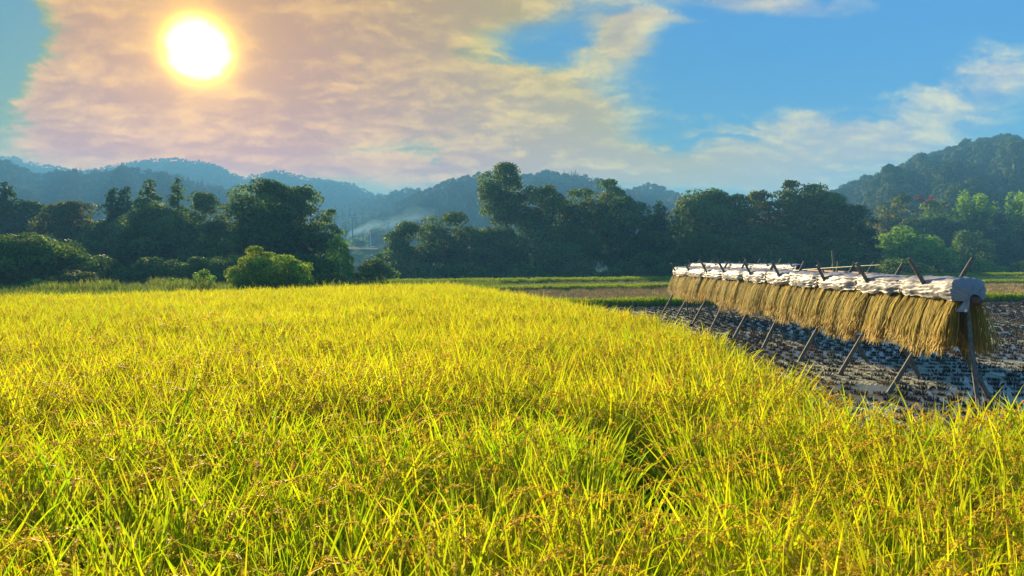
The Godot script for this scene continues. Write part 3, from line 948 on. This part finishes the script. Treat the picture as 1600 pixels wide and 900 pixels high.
func verge() -> void:
	var tuft := grass_tuft(26, 0.28, 0.34, 0.014, Color(0.08, 0.15, 0.015), Color(0.2, 0.24, 0.02))
	var list: Array[Transform3D] = []
	var tints := PackedColorArray()
	# the verge beyond the rice and the meadow behind it
	for k in 9000:
		var d := rnd(22.0, 56.0)
		var x := rnd(-0.8, -0.02) * d
		if in_rice(x, -d) or rice_far(x, -d) < 1.0:
			continue
		var sc := rnd(0.7, 1.5)
		list.append(Transform3D(Basis(Vector3.UP, rnd(0, TAU)).scaled(Vector3(sc, sc * rnd(0.8, 1.2), sc)), Vector3(x, ground_y(x, -d), -d)))
		var t := rnd(0.75, 1.2)
		tints.append(Color(t * rnd(0.85, 1.25), t, t))
	# tall weeds at the meadow's far side
	for k in 420:
		var px := [rnd(60, 180), rnd(240, 330), rnd(370, 560)][k % 3] as float
		var p := at(px, 440, rnd(35.0, 44.0))
		var sc := rnd(1.4, 2.4)
		list.append(Transform3D(Basis(Vector3.UP, rnd(0, TAU)).scaled(Vector3(sc, sc * rnd(0.8, 1.2), sc)), Vector3(p.x, ground_y(p.x, p.z), p.z)))
		var t := rnd(0.75, 1.25)
		tints.append(Color(t * rnd(0.9, 1.35), t, t))
	tag(many("meadow_grass", tuft, M.leaf, list, tints), "rough meadow grass and weeds beyond the rice", "grass", "", "stuff")
	for q in [[18, 449.0, "stoutest weathered fence post under the wide flat-topped tree"], [34, 449.0, "second fence post along from the stoutest one"], [52, 449.5, "third fence post along from the stoutest one"], [66, 447.0, "tallest thin fence post, last of the row"]]:
		var p := at(q[0], 452, 37.0)
		var o := thing("fence_post", Vector3(p.x, 0, p.z), q[2], "fence post", "fence posts in the meadow")
		var h: float = at(q[0], q[1], 37.0).y
		var s := Soup.new()
		s.tube(PackedVector3Array([Vector3(0, -0.1, 0), Vector3(0.01, h * 0.6, 0), Vector3(0.02, h, 0)]), PackedFloat32Array([0.06, 0.055, 0.05]), 8)
		obj("shaft", s.mesh(true), M.wood, o)
		var c := Soup.new()
		c.tube(PackedVector3Array([Vector3(0.02, h, 0), Vector3(0.02, h + 0.03, 0)]), PackedFloat32Array([0.052, 0.02]), 8)
		obj("cut_end", c.mesh(true), M.wood, o)

# ------------------------------------------------------------------ racks

func sheaf_mesh() -> ArrayMesh:
	# a bundle hung astride the rail: butts up, ears down, half on either side; the rail lies at y = 0
	var s := Soup.new()
	for side in [-1.0, 1.0]:
		var whole := rnd(0.88, 1.22)
		var wide := rnd(0.085, 0.118)
		var drop := rnd(0.51, 0.61)
		var swing := rnd(-0.05, 0.05)
		for k in 150:
			var az := rnd(-1.0, 1.0)
			var lay := rng.randf()
			var top := Vector3(side * rnd(-0.10, 0.04), rnd(0.1, 0.2), rnd(-0.05, 0.05))
			var tie := Vector3(side * (0.055 + 0.05 * lay), rnd(-0.01, 0.04), az * 0.055)
			var spread := az * (wide + 0.03 * rng.randf()) + swing
			var end := Vector3(side * (0.10 + 0.20 * lay * rnd(0.6, 1.2)), -drop * rnd(0.78, 1.06), spread)
			var m1 := tie.lerp(end, 0.4) + Vector3(side * 0.035 * lay, 0, 0)
			var m2 := tie.lerp(end, 0.75) + Vector3(side * 0.03 * lay, 0, rnd(-0.01, 0.01))
			var t := rnd(0.55, 1.2)
			var col := Color(0.56, 0.38, 0.06).lerp(Color(0.45, 0.35, 0.05), rng.randf()) * t * whole
			var across := Vector3(rnd(-0.5, 0.5), 0, 1).normalized()
			s.strip(PackedVector3Array([top, tie, m1, m2, end]), across, PackedFloat32Array([0.006, 0.006, 0.007, 0.008, 0.004]), col)
			# the ear droops from the end
			var ear := Color(0.56, 0.38, 0.08) * rnd(0.7, 1.2) * whole
			var e2 := end + Vector3(side * rnd(0.0, 0.05), -rnd(0.05, 0.12), rnd(-0.03, 0.03))
			s.strip(PackedVector3Array([m2.lerp(end, 0.5), end, e2]), across, PackedFloat32Array([0.004, 0.014, 0.005]), ear)
	return s.mesh()

func pole(called: String, a: Vector3, b: Vector3, r0: float, r1: float, mat: Material, parent: Node) -> MeshInstance3D:
	var s := Soup.new()
	var path := PackedVector3Array()
	var radii := PackedFloat32Array()
	var bow := any_dir() * a.distance_to(b) * 0.008
	for k in 7:
		var t := k / 6.0
		path.append(a.lerp(b, t) + bow * sin(t * PI) + any_dir() * 0.003)
		radii.append(lerpf(r0, r1, t) * rnd(0.94, 1.06))
	s.tube(path, radii, 9)
	return obj(called, s.mesh(true), mat, parent)

func sheet_mesh(length: float, seed_at: int, end_fold: bool) -> ArrayMesh:
	# a plastic sheet over the butts, cinched at both ends; local z runs from 0 to -length, rail at y = 0
	var n := noise(FastNoiseLite.TYPE_SIMPLEX_SMOOTH, 1.0, 3, seed_at)
	var s := Soup.new()
	var skew := rnd(-0.03, 0.03)
	var skin := func(u: float, v: float) -> Vector3:
		var z: float = -v * length
		var a: float = u * 2.0 - 1.0
		var e: float = minf(v, 1.0 - v) * length          # distance to the nearer tie
		var puff := smooth(0.0, 0.32, e)
		if end_fold and v < 0.5:
			puff = smooth(-0.3, 0.2, e)
		var half := lerpf(0.165, 0.19, puff) + 0.02 * n.get_noise_2d(v * 3.0, 4.0)
		var up: float = lerpf(0.21, 0.232, puff) + 0.03 * n.get_noise_2d(v * 2.4, 9.0) + skew * (v - 0.5)
		var low := lerpf(0.012, -0.02, puff) + 0.045 * n.get_noise_2d(v * 3.2, 20.0 + signf(a) * 7.0)
		var t := absf(a)
		# pleats run along the sheet and gather at the ties
		var pleat := n.get_noise_2d(a * 7.0, v * 1.6 + 30.0) * lerpf(0.02, 0.009, puff) + n.get_noise_2d(a * 22.0, v * 1.6 + 50.0) * lerpf(0.012, 0.006, puff) - absf(n.get_noise_2d(a * 9.0 + v * 2.0, v * 2.0 + 110.0)) * 0.022 + n.get_noise_2d(a * 4.0, v * 6.0 + 80.0) * 0.006
		var x := 0.0
		var y := 0.0
		if t < 0.45:
			var f := t / 0.45
			x = half * sin(f * PI * 0.5)
			y = up - (up - 0.15) * (1.0 - cos(f * PI * 0.5)) * 0.75
			y += pleat
		else:
			var f := (t - 0.45) / 0.55
			x = half + 0.03 * sin(f * PI) * puff + pleat * 1.3
			var y0: float = up - (up - 0.15) * 0.75
			y = lerpf(y0, low, f) + pleat * (1.0 - f)
		return Vector3(signf(a) * x, y, z)
	s.grid(54, 48, skin)
	if end_fold:
		# the last sheet is drawn down over the butts and knotted round the rail's end
		s.grid(54, 18, func(u, v):
			var a: float = (u * 2.0 - 1.0)
			var t := absf(a)
			var ang := PI * 0.5 - a * PI * 0.62
			var puck := n.get_noise_2d(a * 16.0, v * 1.5 + 60.0) * 0.024 * smooth(0.0, 0.4, v)
			var p0: Vector3 = skin.call(u, 0.0)
			var p1 := Vector3(cos(ang) * 0.055, -0.01 + sin(ang) * 0.055, 0.13)
			var p := p0.lerp(p1, v)
			p.z += sin(v * PI) * 0.015 + puck
			p.x += puck * 0.5
			return p)
	return s.mesh(true)

func under(sheets: Array, z: float) -> String:
	for q in sheets:
		if z <= q.z and z > q.z - q.len:
			return q.label
	return sheets[-1].label

func rack(x: float, z0: float, stations: Array, sheaf_from: float, sheaf_to: float, names: Dictionary, sheets: Array, meshes: Array, rail_y: float) -> void:
	var far: float = stations[-1]
	var o := thing("drying_rack", Vector3(x, 0, z0), names.rack, "drying rack", "rice drying racks")
	var y := rail_y
	pole("rail", Vector3(0, y, 0), Vector3(-0.06, y + 0.01, far - z0 - 0.5), 0.048, 0.036, M.rail, o)
	for k in stations.size():
		var z: float = stations[k] - z0
		var j := rnd(-0.06, 0.06)
		var up := rnd(0.34, 0.48)
		# crossing poles: each leans over the rail to the other side
		for side in [-1.0, 1.0]:
			var slope := rnd(0.5, 0.58)
			var knot := y - 0.2
			var foot := Vector3(side * slope * (knot + 0.12), -0.12, z + j + side * 0.06 + rnd(-0.15, 0.15))
			var cross := Vector3(0, knot, z + side * 0.045)
			var head := cross + (cross - foot) * (0.2 + up) / (cross.y - foot.y)
			pole("pole", foot, head, 0.03, 0.025, M.wood, o)
	# extra props under the ends
	for q in names.props:
		pole("prop", Vector3(q[0], -0.1, q[1] - z0), Vector3(q[2], y - 0.03, q[3] - z0), 0.024, 0.022, M.wood, o)
	var z := sheaf_from
	var k := 0
	var count := int((sheaf_from - sheaf_to) / 0.205)
	while z > sheaf_to:
		var last := k == 0
		var s := thing("rice_sheaf", Vector3(x + rnd(-0.012, 0.012), y + 0.045, z), names.first if last else "rice sheaf hanging under the " + under(sheets, z), "rice sheaf", names.group, rnd(-0.12, 0.12) + (PI if rng.randf() < 0.5 else 0.0))
		var m: ArrayMesh = meshes[rng.randi() % meshes.size()]
		var st := obj("straw", m, M.straw, s)
		st.scale = Vector3(rnd(0.85, 1.2), rnd(0.9, 1.1), rnd(0.9, 1.25))
		tag(st, "", "", "", "stuff")
		var b := Soup.new()
		for side in [-1.0, 1.0]:
			b.tube(PackedVector3Array([Vector3(side * 0.035, 0.02, -0.07), Vector3(side * 0.125, 0.015, -0.05), Vector3(side * 0.135, 0.015, 0.05), Vector3(side * 0.035, 0.02, 0.07)]), PackedFloat32Array([0.006, 0.006, 0.006, 0.006]), 5)
		obj("binding", b.mesh(), M.cord, s)
		z -= rnd(0.19, 0.22)
		k += 1
	for q in sheets:
		var s := thing(q.n, Vector3(x, y + 0.03, q.z), q.label, "plastic sheet", q.group)
		var film := obj("sheet", sheet_mesh(q.len, q.seed, q.get("end", false)), M[q.m], s)
		for e in [0.02, q.len - 0.02]:
			if q.get("end", false) and e < 0.1:
				continue
			var c := Soup.new()
			var path := PackedVector3Array()
			var rr := PackedFloat32Array()
			for i in 13:
				var t := PI * i / 12.0
				path.append(Vector3(cos(t) * 0.172, 0.02 + sin(t) * 0.21, -e + 0.01 * sin(t * 3.0)))
				rr.append(0.006)
			c.tube(path, rr, 5)
			obj("tie_cord", c.mesh(true), M.cord, film)
		if q.get("end", false):
			var tail := Soup.new()
			tail.grid(8, 10, func(u, v):
				var a: float = (u - 0.5) * (0.05 + 0.09 * v)
				return Vector3(-0.075 - 0.05 * v + a * 0.4, 0.0 - v * 0.15, 0.11 + a + 0.012 * sin(u * 13.0 + v * 4.0)))
			obj("knotted_tail", tail.mesh(true), M[q.m], s)

func racks() -> void:
	var meshes := []
	for k in 9:
		meshes.append(sheaf_mesh())
	var st := [-8.9, -10.36, -11.8, -13.75, -15.4, -17.3, -18.8, -20.8, -22.6]
	var sheets := []
	var ties := [-8.36, -9.5, -10.75, -12.1, -13.3, -14.6, -16.0, -17.6, -19.2, -20.9, -22.95]
	var words := ["white plastic sheet knotted round the rail's open end", "second white plastic sheet from the rail's open end", "third white plastic sheet from the rail's open end", "fourth white plastic sheet from the rail's open end", "fifth white plastic sheet from the rail's open end", "sixth white plastic sheet from the rail's open end", "seventh white plastic sheet from the rail's open end", "eighth white plastic sheet from the rail's open end", "ninth white plastic sheet from the rail's open end", "last white plastic sheet, at the end beside the dark wood"]
	for k in 10:
		sheets.append({"n": "plastic_sheet", "z": ties[k], "len": ties[k] - ties[k + 1] + 0.03, "label": words[k], "seed": 100 + k, "m": "sheet", "group": "white sheets on the long drying rack", "end": k == 0})
	rack(5.12, -8.18, st, -8.42, -22.95, {
		"rack": "long pole drying rack with white sheets and hanging straw", "first": "rice sheaf hanging at the open end of the red-brown rail", "sheaf": "rice sheaf hanging in the row on the white-sheeted rack", "group": "sheaves on the white-sheeted rack",
		"props": [[0.12, -8.3, 0.0, -8.36], [-0.02, -8.05, 0.02, -8.42], [0.05, -14.8, 0.0, -14.7], [0.1, -22.0, 0.0, -21.9]]}, sheets, meshes, 1.2)
	var st2 := [-21.5, -24.0, -26.5, -29.0, -31.5, -34.0, -36.5, -39.0, -41.5]
	var sheets2 := []
	var ties2 := [-26.2, -28.2, -31.0, -34.0, -37.5, -41.8]
	var words2 := ["shortest grey sheet at the bare-railed end of the rear rack", "second grey sheet from the rear rack's bare rail", "third grey sheet from the rear rack's bare rail", "fourth grey sheet from the rear rack's bare rail", "long grey sheet farthest along the rear rack"]
	for k in 5:
		sheets2.append({"n": "plastic_sheet", "z": ties2[k], "len": ties2[k] - ties2[k + 1] + 0.03, "label": words2[k], "seed": 200 + k, "m": "grey_sheet", "group": "grey sheets on the rear drying rack"})
	rack(10.15, -20.6, st2, -26.3, -41.7, {
		"rack": "rear pole drying rack with grey sheets and a bare rail", "first": "rice sheaf at the rear rack's end next to the bare rail", "sheaf": "rice sheaf on the rear rack under grey sheets", "group": "sheaves on the grey-sheeted rear rack",
		"props": [[0.25, -22.6, -0.05, -22.7]]}, sheets2, meshes, 1.26)
	# loose poles left on the rear rack
	var a := at(1303, 440, 23.0)
	var o := thing("upright_stake", Vector3(a.x, 0, a.z), "tall stake standing above the rear rack's bare rail", "stake")
	pole("shaft", Vector3(0.1, -0.1, 0), Vector3(-0.06, at(1299, 392, 23.0).y, 0), 0.04, 0.032, M.bamboo, o)
	pole("fork", Vector3(0.07, 1.0, 0), Vector3(0.09, at(1303, 409, 23.0).y, 0.05), 0.028, 0.024, M.bamboo, o)
	var b0 := at(1238, 423, 24.5)
	var b1 := at(1376, 414, 19.5)
	var bp := thing("bamboo_pole", b0, "thin bamboo pole lying along the rear rack's bare rail", "bamboo pole")
	pole("culm", Vector3.ZERO, b1 - b0, 0.015, 0.01, M.bamboo, bp)
	for t in [0.2, 0.4, 0.6, 0.8]:
		var s := Soup.new()
		var c := (b1 - b0) * float(t)
		var d := (b1 - b0).normalized() * 0.012
		s.tube(PackedVector3Array([c - d, c + d]), PackedFloat32Array([0.017, 0.017]), 8)
		obj("node_ring", s.mesh(), M.bamboo, bp)

# ------------------------------------------------------------------ fields

func flat_sheet(corners: Array, y: float, n: int) -> Soup:
	var s := Soup.new()
	var hn := noise(FastNoiseLite.TYPE_SIMPLEX_SMOOTH, 0.35, 4, 51)
	s.grid(n, n, func(u, v):
		var a: Vector2 = corners[0].lerp(corners[1], u)
		var b: Vector2 = corners[3].lerp(corners[2], u)
		var p := a.lerp(b, v)
		return Vector3(p.x, y + 0.024 * hn.get_noise_2d(p.x, p.y), p.y))
	return s

func fields() -> void:
	# line of the near grass strip, of the next bund and of the last bund (from the photograph, on flat ground)
	var a0 := Vector2(1.0, -26.2)
	var a1 := Vector2(34.0, -33.2)
	var b0 := Vector2(-3.0, -38.0)
	var b1 := Vector2(44.0, -54.5)
	var c0 := Vector2(-8.0, -49.0)
	var c1 := Vector2(66.0, -83.0)
	# wet harvested paddy where the racks stand
	tag(obj("harvested_paddy", flat_sheet([Vector2(1.6, -3.2), Vector2(34, -3.2), a1, a0], 0.03, 190).mesh(true), M.soil), "dark wet mud of the harvested paddy", "paddy", "", "structure")
	var w := Soup.new()
	w.grid(2, 2, func(u, v): return Vector3(lerpf(2.2, 34.0, u), 0.031, lerpf(-26.0, -6.0, v) - 7.0 * u * (1.0 - v)))
	tag(obj("water", w.mesh(), M.wet), "shallow water lying in the harvested paddy's mud", "water", "", "structure")
	tag(obj("rice_paddy", flat_sheet([Vector2(-30, 1.2), Vector2(9, 1.2), Vector2(4, -25), Vector2(-6, -26)], 0.005, 60).mesh(true), M.soil), "dark paddy soil under the rice", "paddy", "", "structure")
	tag(obj("dry_field", flat_sheet([a0, a1, b1, b0], 0.04, 80).mesh(true), M.dry), "dry brown stubble field beyond the near grass strip", "field", "", "structure")
	tag(obj("far_field", flat_sheet([b0, b1, c1, c0], 0.045, 60).mesh(true), M.dry), "narrow yellowish stubble field between the two far bunds", "field", "", "structure")
	# bunds: low banks with grass
	var tuft := grass_tuft(30, 0.17, 0.34, 0.014, Color(0.16, 0.28, 0.012), Color(0.32, 0.38, 0.015))
	var list: Array[Transform3D] = []
	var tints := PackedColorArray()
	for q in [[a0, a1, 0.8, 0.12, 1700], [b0, b1, 1.4, 0.16, 3200], [c0, c1, 2.2, 0.24, 4200]]:
		var p: Vector2 = q[0]
		var r: Vector2 = q[1]
		var width: float = q[2]
		var high: float = q[3]
		var n := (r - p).orthogonal().normalized()
		var s := Soup.new()
		s.grid(90, 9, func(u, v):
			var m: Vector2 = p.lerp(r, u) + n * (v - 0.5) * width * (1.0 + 0.08 * sin(u * 61.0))
			return Vector3(m.x, -0.05 + (high + 0.05) * pow(sin(v * PI), 0.6) * (1.0 + 0.1 * sin(u * 83.0)), m.y))
		tag(obj("bund", s.mesh(true), M.turf), {0.8: "narrow grass bund between wet mud and dry stubble", 1.4: "grass bund between the dry field and the yellowish strip", 2.2: "widest grass bund along the foot of the wood"}[width], "bund", "grass bunds between the paddies", "structure")
		var from := list.size()
		tints = scatter_line(list, tints, p, r, width, q[4], 0.8, 1.4)
		for k in range(from, list.size()):
			var m := Vector2(list[k].origin.x, list[k].origin.z)
			var off: float = absf((m - p).dot(n)) / (width * 0.5)
			list[k].origin.y = high * pow(maxf(0.0, cos(off * PI * 0.5)), 0.6) * 0.9
	# green edge between the rice and the mud
	for k in 1500:
		var z := rnd(-3.6, -14.0)
		var x := rice_edge(z) + 0.12 + absf(rng.randfn(0.0, 0.16))
		list.append(Transform3D(Basis(Vector3.UP, rnd(0, TAU)).scaled(Vector3.ONE * rnd(0.4, 1.0)), Vector3(x, 0.02, z)))
		tints.append(Color(rnd(0.8, 1.2), 1.0, 0.9))
	tag(many("bund_grass", tuft, M.leaf, list, tints), "short bright green grass on the paddy bunds", "grass", "", "stuff")
	# stubble
	var stub: Array[ArrayMesh] = []
	for k in 3:
		var s := Soup.new()
		for j in 34:
			var az := rnd(0, TAU)
			var r := 0.066 * sqrt(rng.randf())
			var foot := Vector3(cos(az) * r, -0.01, sin(az) * r)
			var head := foot * rnd(1.2, 1.8) + Vector3(0, rnd(0.025, 0.06), 0)
			s.tube(PackedVector3Array([foot, head]), PackedFloat32Array([0.006, 0.005]), 4, Color(0.13, 0.095, 0.06) * rnd(0.4, 1.2))
		stub.append(s.mesh())
	var spots: Array = [[], [], []]
	var cols: Array = [PackedColorArray(), PackedColorArray(), PackedColorArray()]
	var z := -3.5
	while z > -33.0:
		var x := 2.0 + rnd(0.0, 0.1)
		while x < 26.0:
			x += rnd(0.225, 0.25)
			var zz := z + rnd(-0.02, 0.02) + 0.02 * x
			if x < rice_edge(zz) + 0.25 or x > 0.78 * -zz + 4.0 or zz < -26.0 - (x - 1.0) * 0.21 or rng.randf() < 0.04:
				continue
			var k := rng.randi() % 3
			spots[k].append(Transform3D(Basis(Vector3.UP, rnd(0, TAU)).scaled(Vector3.ONE * rnd(0.8, 1.25)), Vector3(x, 0.03, zz)))
			cols[k].append(Color(rnd(0.7, 1.2), rnd(0.7, 1.1), rnd(0.7, 1.2)))
		z -= 0.37
	var wetstub := Node3D.new()
	wetstub.name = "wet_stubble"
	add_child(wetstub)
	tag(wetstub, "rows of dark cut rice stubble standing in the wet mud", "stubble", "", "stuff")
	for k in 3:
		var l: Array[Transform3D] = []
		l.assign(spots[k])
		tag(many("stubble_rows", stub[k], M.stubble, l, cols[k], wetstub), "", "", "", "stuff")
	# dry stubble and loose straw beyond
	var drytuft := grass_tuft(16, 0.16, 0.2, 0.014, Color(0.44, 0.31, 0.12), Color(0.60, 0.46, 0.2))
	var l2: Array[Transform3D] = []
	var t2 := PackedColorArray()
	for k in 9000:
		var u := rng.randf()
		var v := rng.randf()
		var p := a0.lerp(a1, u).lerp(b0.lerp(b1, u), v) if k < 6500 else b0.lerp(b1, u).lerp(c0.lerp(c1, u), v)
		var row := roundf(p.y / 0.3) * 0.3
		l2.append(Transform3D(Basis(Vector3.UP, rnd(0, TAU)).scaled(Vector3.ONE * rnd(0.7, 1.3)), Vector3(p.x, 0.04, row)))
		var t := rnd(0.75, 1.2)
		t2.append(Color(t, t * rnd(0.9, 1.1), t) if k < 6500 else Color(t * 0.95, t * 1.2, t * 0.6))
	tag(many("dry_stubble", drytuft, M.stubble, l2, t2), "pale dry stubble covering the brown field", "stubble", "", "stuff")

# ------------------------------------------------------------------ rice

func rice_edge(z: float) -> float:
	# the side of the standing rice towards the racks
	var pts := [Vector2(-3.3, 1.72), Vector2(-5.5, 1.85), Vector2(-10.0, 1.95), Vector2(-14.0, 1.15), Vector2(-24.4, -1.75), Vector2(-29.0, -3.1)]
	if z > -3.95:
		return 99.0
	for k in 5:
		if z >= pts[k + 1].x:
			return lerpf(pts[k].y, pts[k + 1].y, (z - pts[k].x) / (pts[k + 1].x - pts[k].x))
	return -3.1

func rice_far(x: float, z: float) -> float:
	# how far beyond the slanting far side of the rice
	return (-16.8 - 1.08 * (x + 10.4) - z) / 1.47

func in_rice(x: float, z: float) -> bool:
	return z < -1.2 and x < rice_edge(z) and rice_far(x, z) < 0.0

func rice_clump(green: float) -> ArrayMesh:
	var s := Soup.new()
	for k in 17:
		var az := rnd(0, TAU)
		var out := Vector3(cos(az), 0, sin(az))
		var foot := out * rnd(0.0, 0.045)
		var lean := rnd(0.03, 0.26)
		var stem := (Vector3.UP + out * lean).normalized()
		var len := rnd(0.70, 0.84)
		var head := foot + stem * len
		s.strip(PackedVector3Array([foot, head]), out.cross(Vector3.UP), PackedFloat32Array([0.007, 0.004]), Color(0.5, 0.52, 0.03))
		for q in 4:
			var f: float = [0.42, 0.6, 0.8, 0.7][q]
			var turn := az + rnd(-1.4, 1.4)
			var dir := Vector3(cos(turn), 0, sin(turn))
			var tilt := rnd(0.03, 0.36) if q >= 2 else rnd(0.2, 0.7)
			var d := (stem + dir * tilt).normalized()
			var l := rnd(0.21, 0.37) if q >= 2 else rnd(0.24, 0.38)
			var wide := rnd(0.0055, 0.010)
			var sag := rnd(0.02, 0.16) if rng.randf() < 0.7 else rnd(0.3, 0.7)
			var path := PackedVector3Array()
			var wd := PackedFloat32Array()
			var p := foot + stem * len * f
			for j in 6:
				path.append(p)
				wd.append(wide * [0.6, 1.0, 1.0, 0.85, 0.55, 0.03][j])
				p += d * l / 5.0
				d = (d + (dir * 0.6 + Vector3.DOWN) * sag * 0.35 * (j + 1) / 3.0).normalized()
			var t := clampf(rnd(0.15, 1.0) - green + (0.15 if q == 0 else 0.0), 0.0, 1.0)
			var col := Color(0.32, 0.50, 0.008).lerp(Color(0.73, 0.645, 0.012), t) * rnd(0.88, 1.1)
			s.strip(path, d.cross(dir.rotated(Vector3.UP, 1.2) + Vector3.UP * 0.3).normalized(), wd, col)
		if rng.randf() < 0.48:
			# the ear bows over under its grain
			var turn := az + rnd(-0.6, 0.6)
			var dir := Vector3(cos(turn), 0, sin(turn))
			var d := (stem + dir * 0.3).normalized()
			var p := head
			var ln := rnd(0.17, 0.24)
			var tone := Color(0.66, 0.43, 0.045).lerp(Color(0.72, 0.55, 0.035), rng.randf())
			var stalk := PackedVector3Array([p])
			for j in 14:
				p += d * ln / 14.0
				if j % 3 == 1:
					stalk.append(p)
				d = (d + Vector3(dir.x * 0.12, -0.21, dir.z * 0.12)).normalized()
				for g in (2 if j < 2 else 5):
					var u := any_dir()
					var a := (d + u * 0.45).normalized() * 0.0047
					var o := p + u * rnd(0.001, 0.007)
					var b := a.cross(any_dir()).normalized() * 0.0021
					var c := tone * rnd(0.75, 1.2)
					s.leaf(o, a, b, c)
					s.leaf(o, a, a.cross(b).normalized() * 0.0021, c)
			s.strip(stalk, dir.cross(Vector3.UP), PackedFloat32Array([0.002, 0.005, 0.008, 0.008, 0.007, 0.002]), tone)
	return s.mesh()

func rice() -> void:
	var kinds: Array[ArrayMesh] = []
	for k in 7:
		kinds.append(rice_clump(0.06 * k - 0.1))
	var spots: Array = []
	var cols: Array = []
	for k in 7:
		spots.append([])
		cols.append(PackedColorArray())
	var hn := noise(FastNoiseLite.TYPE_SIMPLEX_SMOOTH, 0.45, 3, 61)
	var tn := noise(FastNoiseLite.TYPE_SIMPLEX_SMOOTH, 0.3, 3, 62)
	var row := -22.0
	while row < 6.0:
		row += 0.225
		var z := -1.2 + rnd(0.0, 0.1)
		while z > -29.0:
			z -= rnd(0.12, 0.155)
			var x := row + rnd(-0.04, 0.04)
			if not in_rice(x, z) or absf(x) > 0.74 * -z + 2.6:
				continue
			# the trodden gap beside the corner of the harvested paddy
			if absf(x - 0.62 - 0.1 * (z + 3.0)) < 0.27 and z < -2.6 and z > -4.3:
				continue
			var gap := smooth(0.3, 0.0, absf(z + 4.05 + 0.1 * x))
			if gap > 0.3 and rng.randf() < gap * 0.8:
				continue
			var k := clampi(int(3.0 + 4.5 * tn.get_noise_2d(x, z) + rnd(-2.2, 2.2) + (1.3 if z > -4.2 else -0.2)), 0, 6)
			var sc := 1.0 + 0.07 * hn.get_noise_2d(x, z) + rnd(-0.06, 0.06) - 0.1 * gap
			var b := Basis(Vector3.UP, rnd(0, TAU)).scaled(Vector3(sc * 1.05, sc, sc * 1.05))
			var lean := Vector3(rnd(-0.1, 0.1) + 0.06, 0, rnd(-0.1, 0.1))
			if rice_edge(z) - x < 0.5:
				lean.x += 0.2 * (1.0 - (rice_edge(z) - x) / 0.5)
			b = Basis(Vector3(lean.z, 0, -lean.x).normalized(), lean.length()) * b
			spots[k].append(Transform3D(b, Vector3(x, 0.0, z)))
			var t := 1.0 + 0.12 * tn.get_noise_2d(x * 2.0 + 50.0, z * 2.0) + rnd(-0.06, 0.06)
			cols[k].append(Color(t, t * rnd(0.96, 1.04), t))
	var crop := Node3D.new()
	crop.name = "rice_crop"
	add_child(crop)
	tag(crop, "dense standing crop of ripe golden rice", "rice", "", "stuff")
	var total := 0
	for k in 7:
		var l: Array[Transform3D] = []
		l.assign(spots[k])
		total += l.size()
		tag(many("rice_leaves", kinds[k], M.rice, l, cols[k], crop), "", "", "", "stuff")
	print("rice ", total)
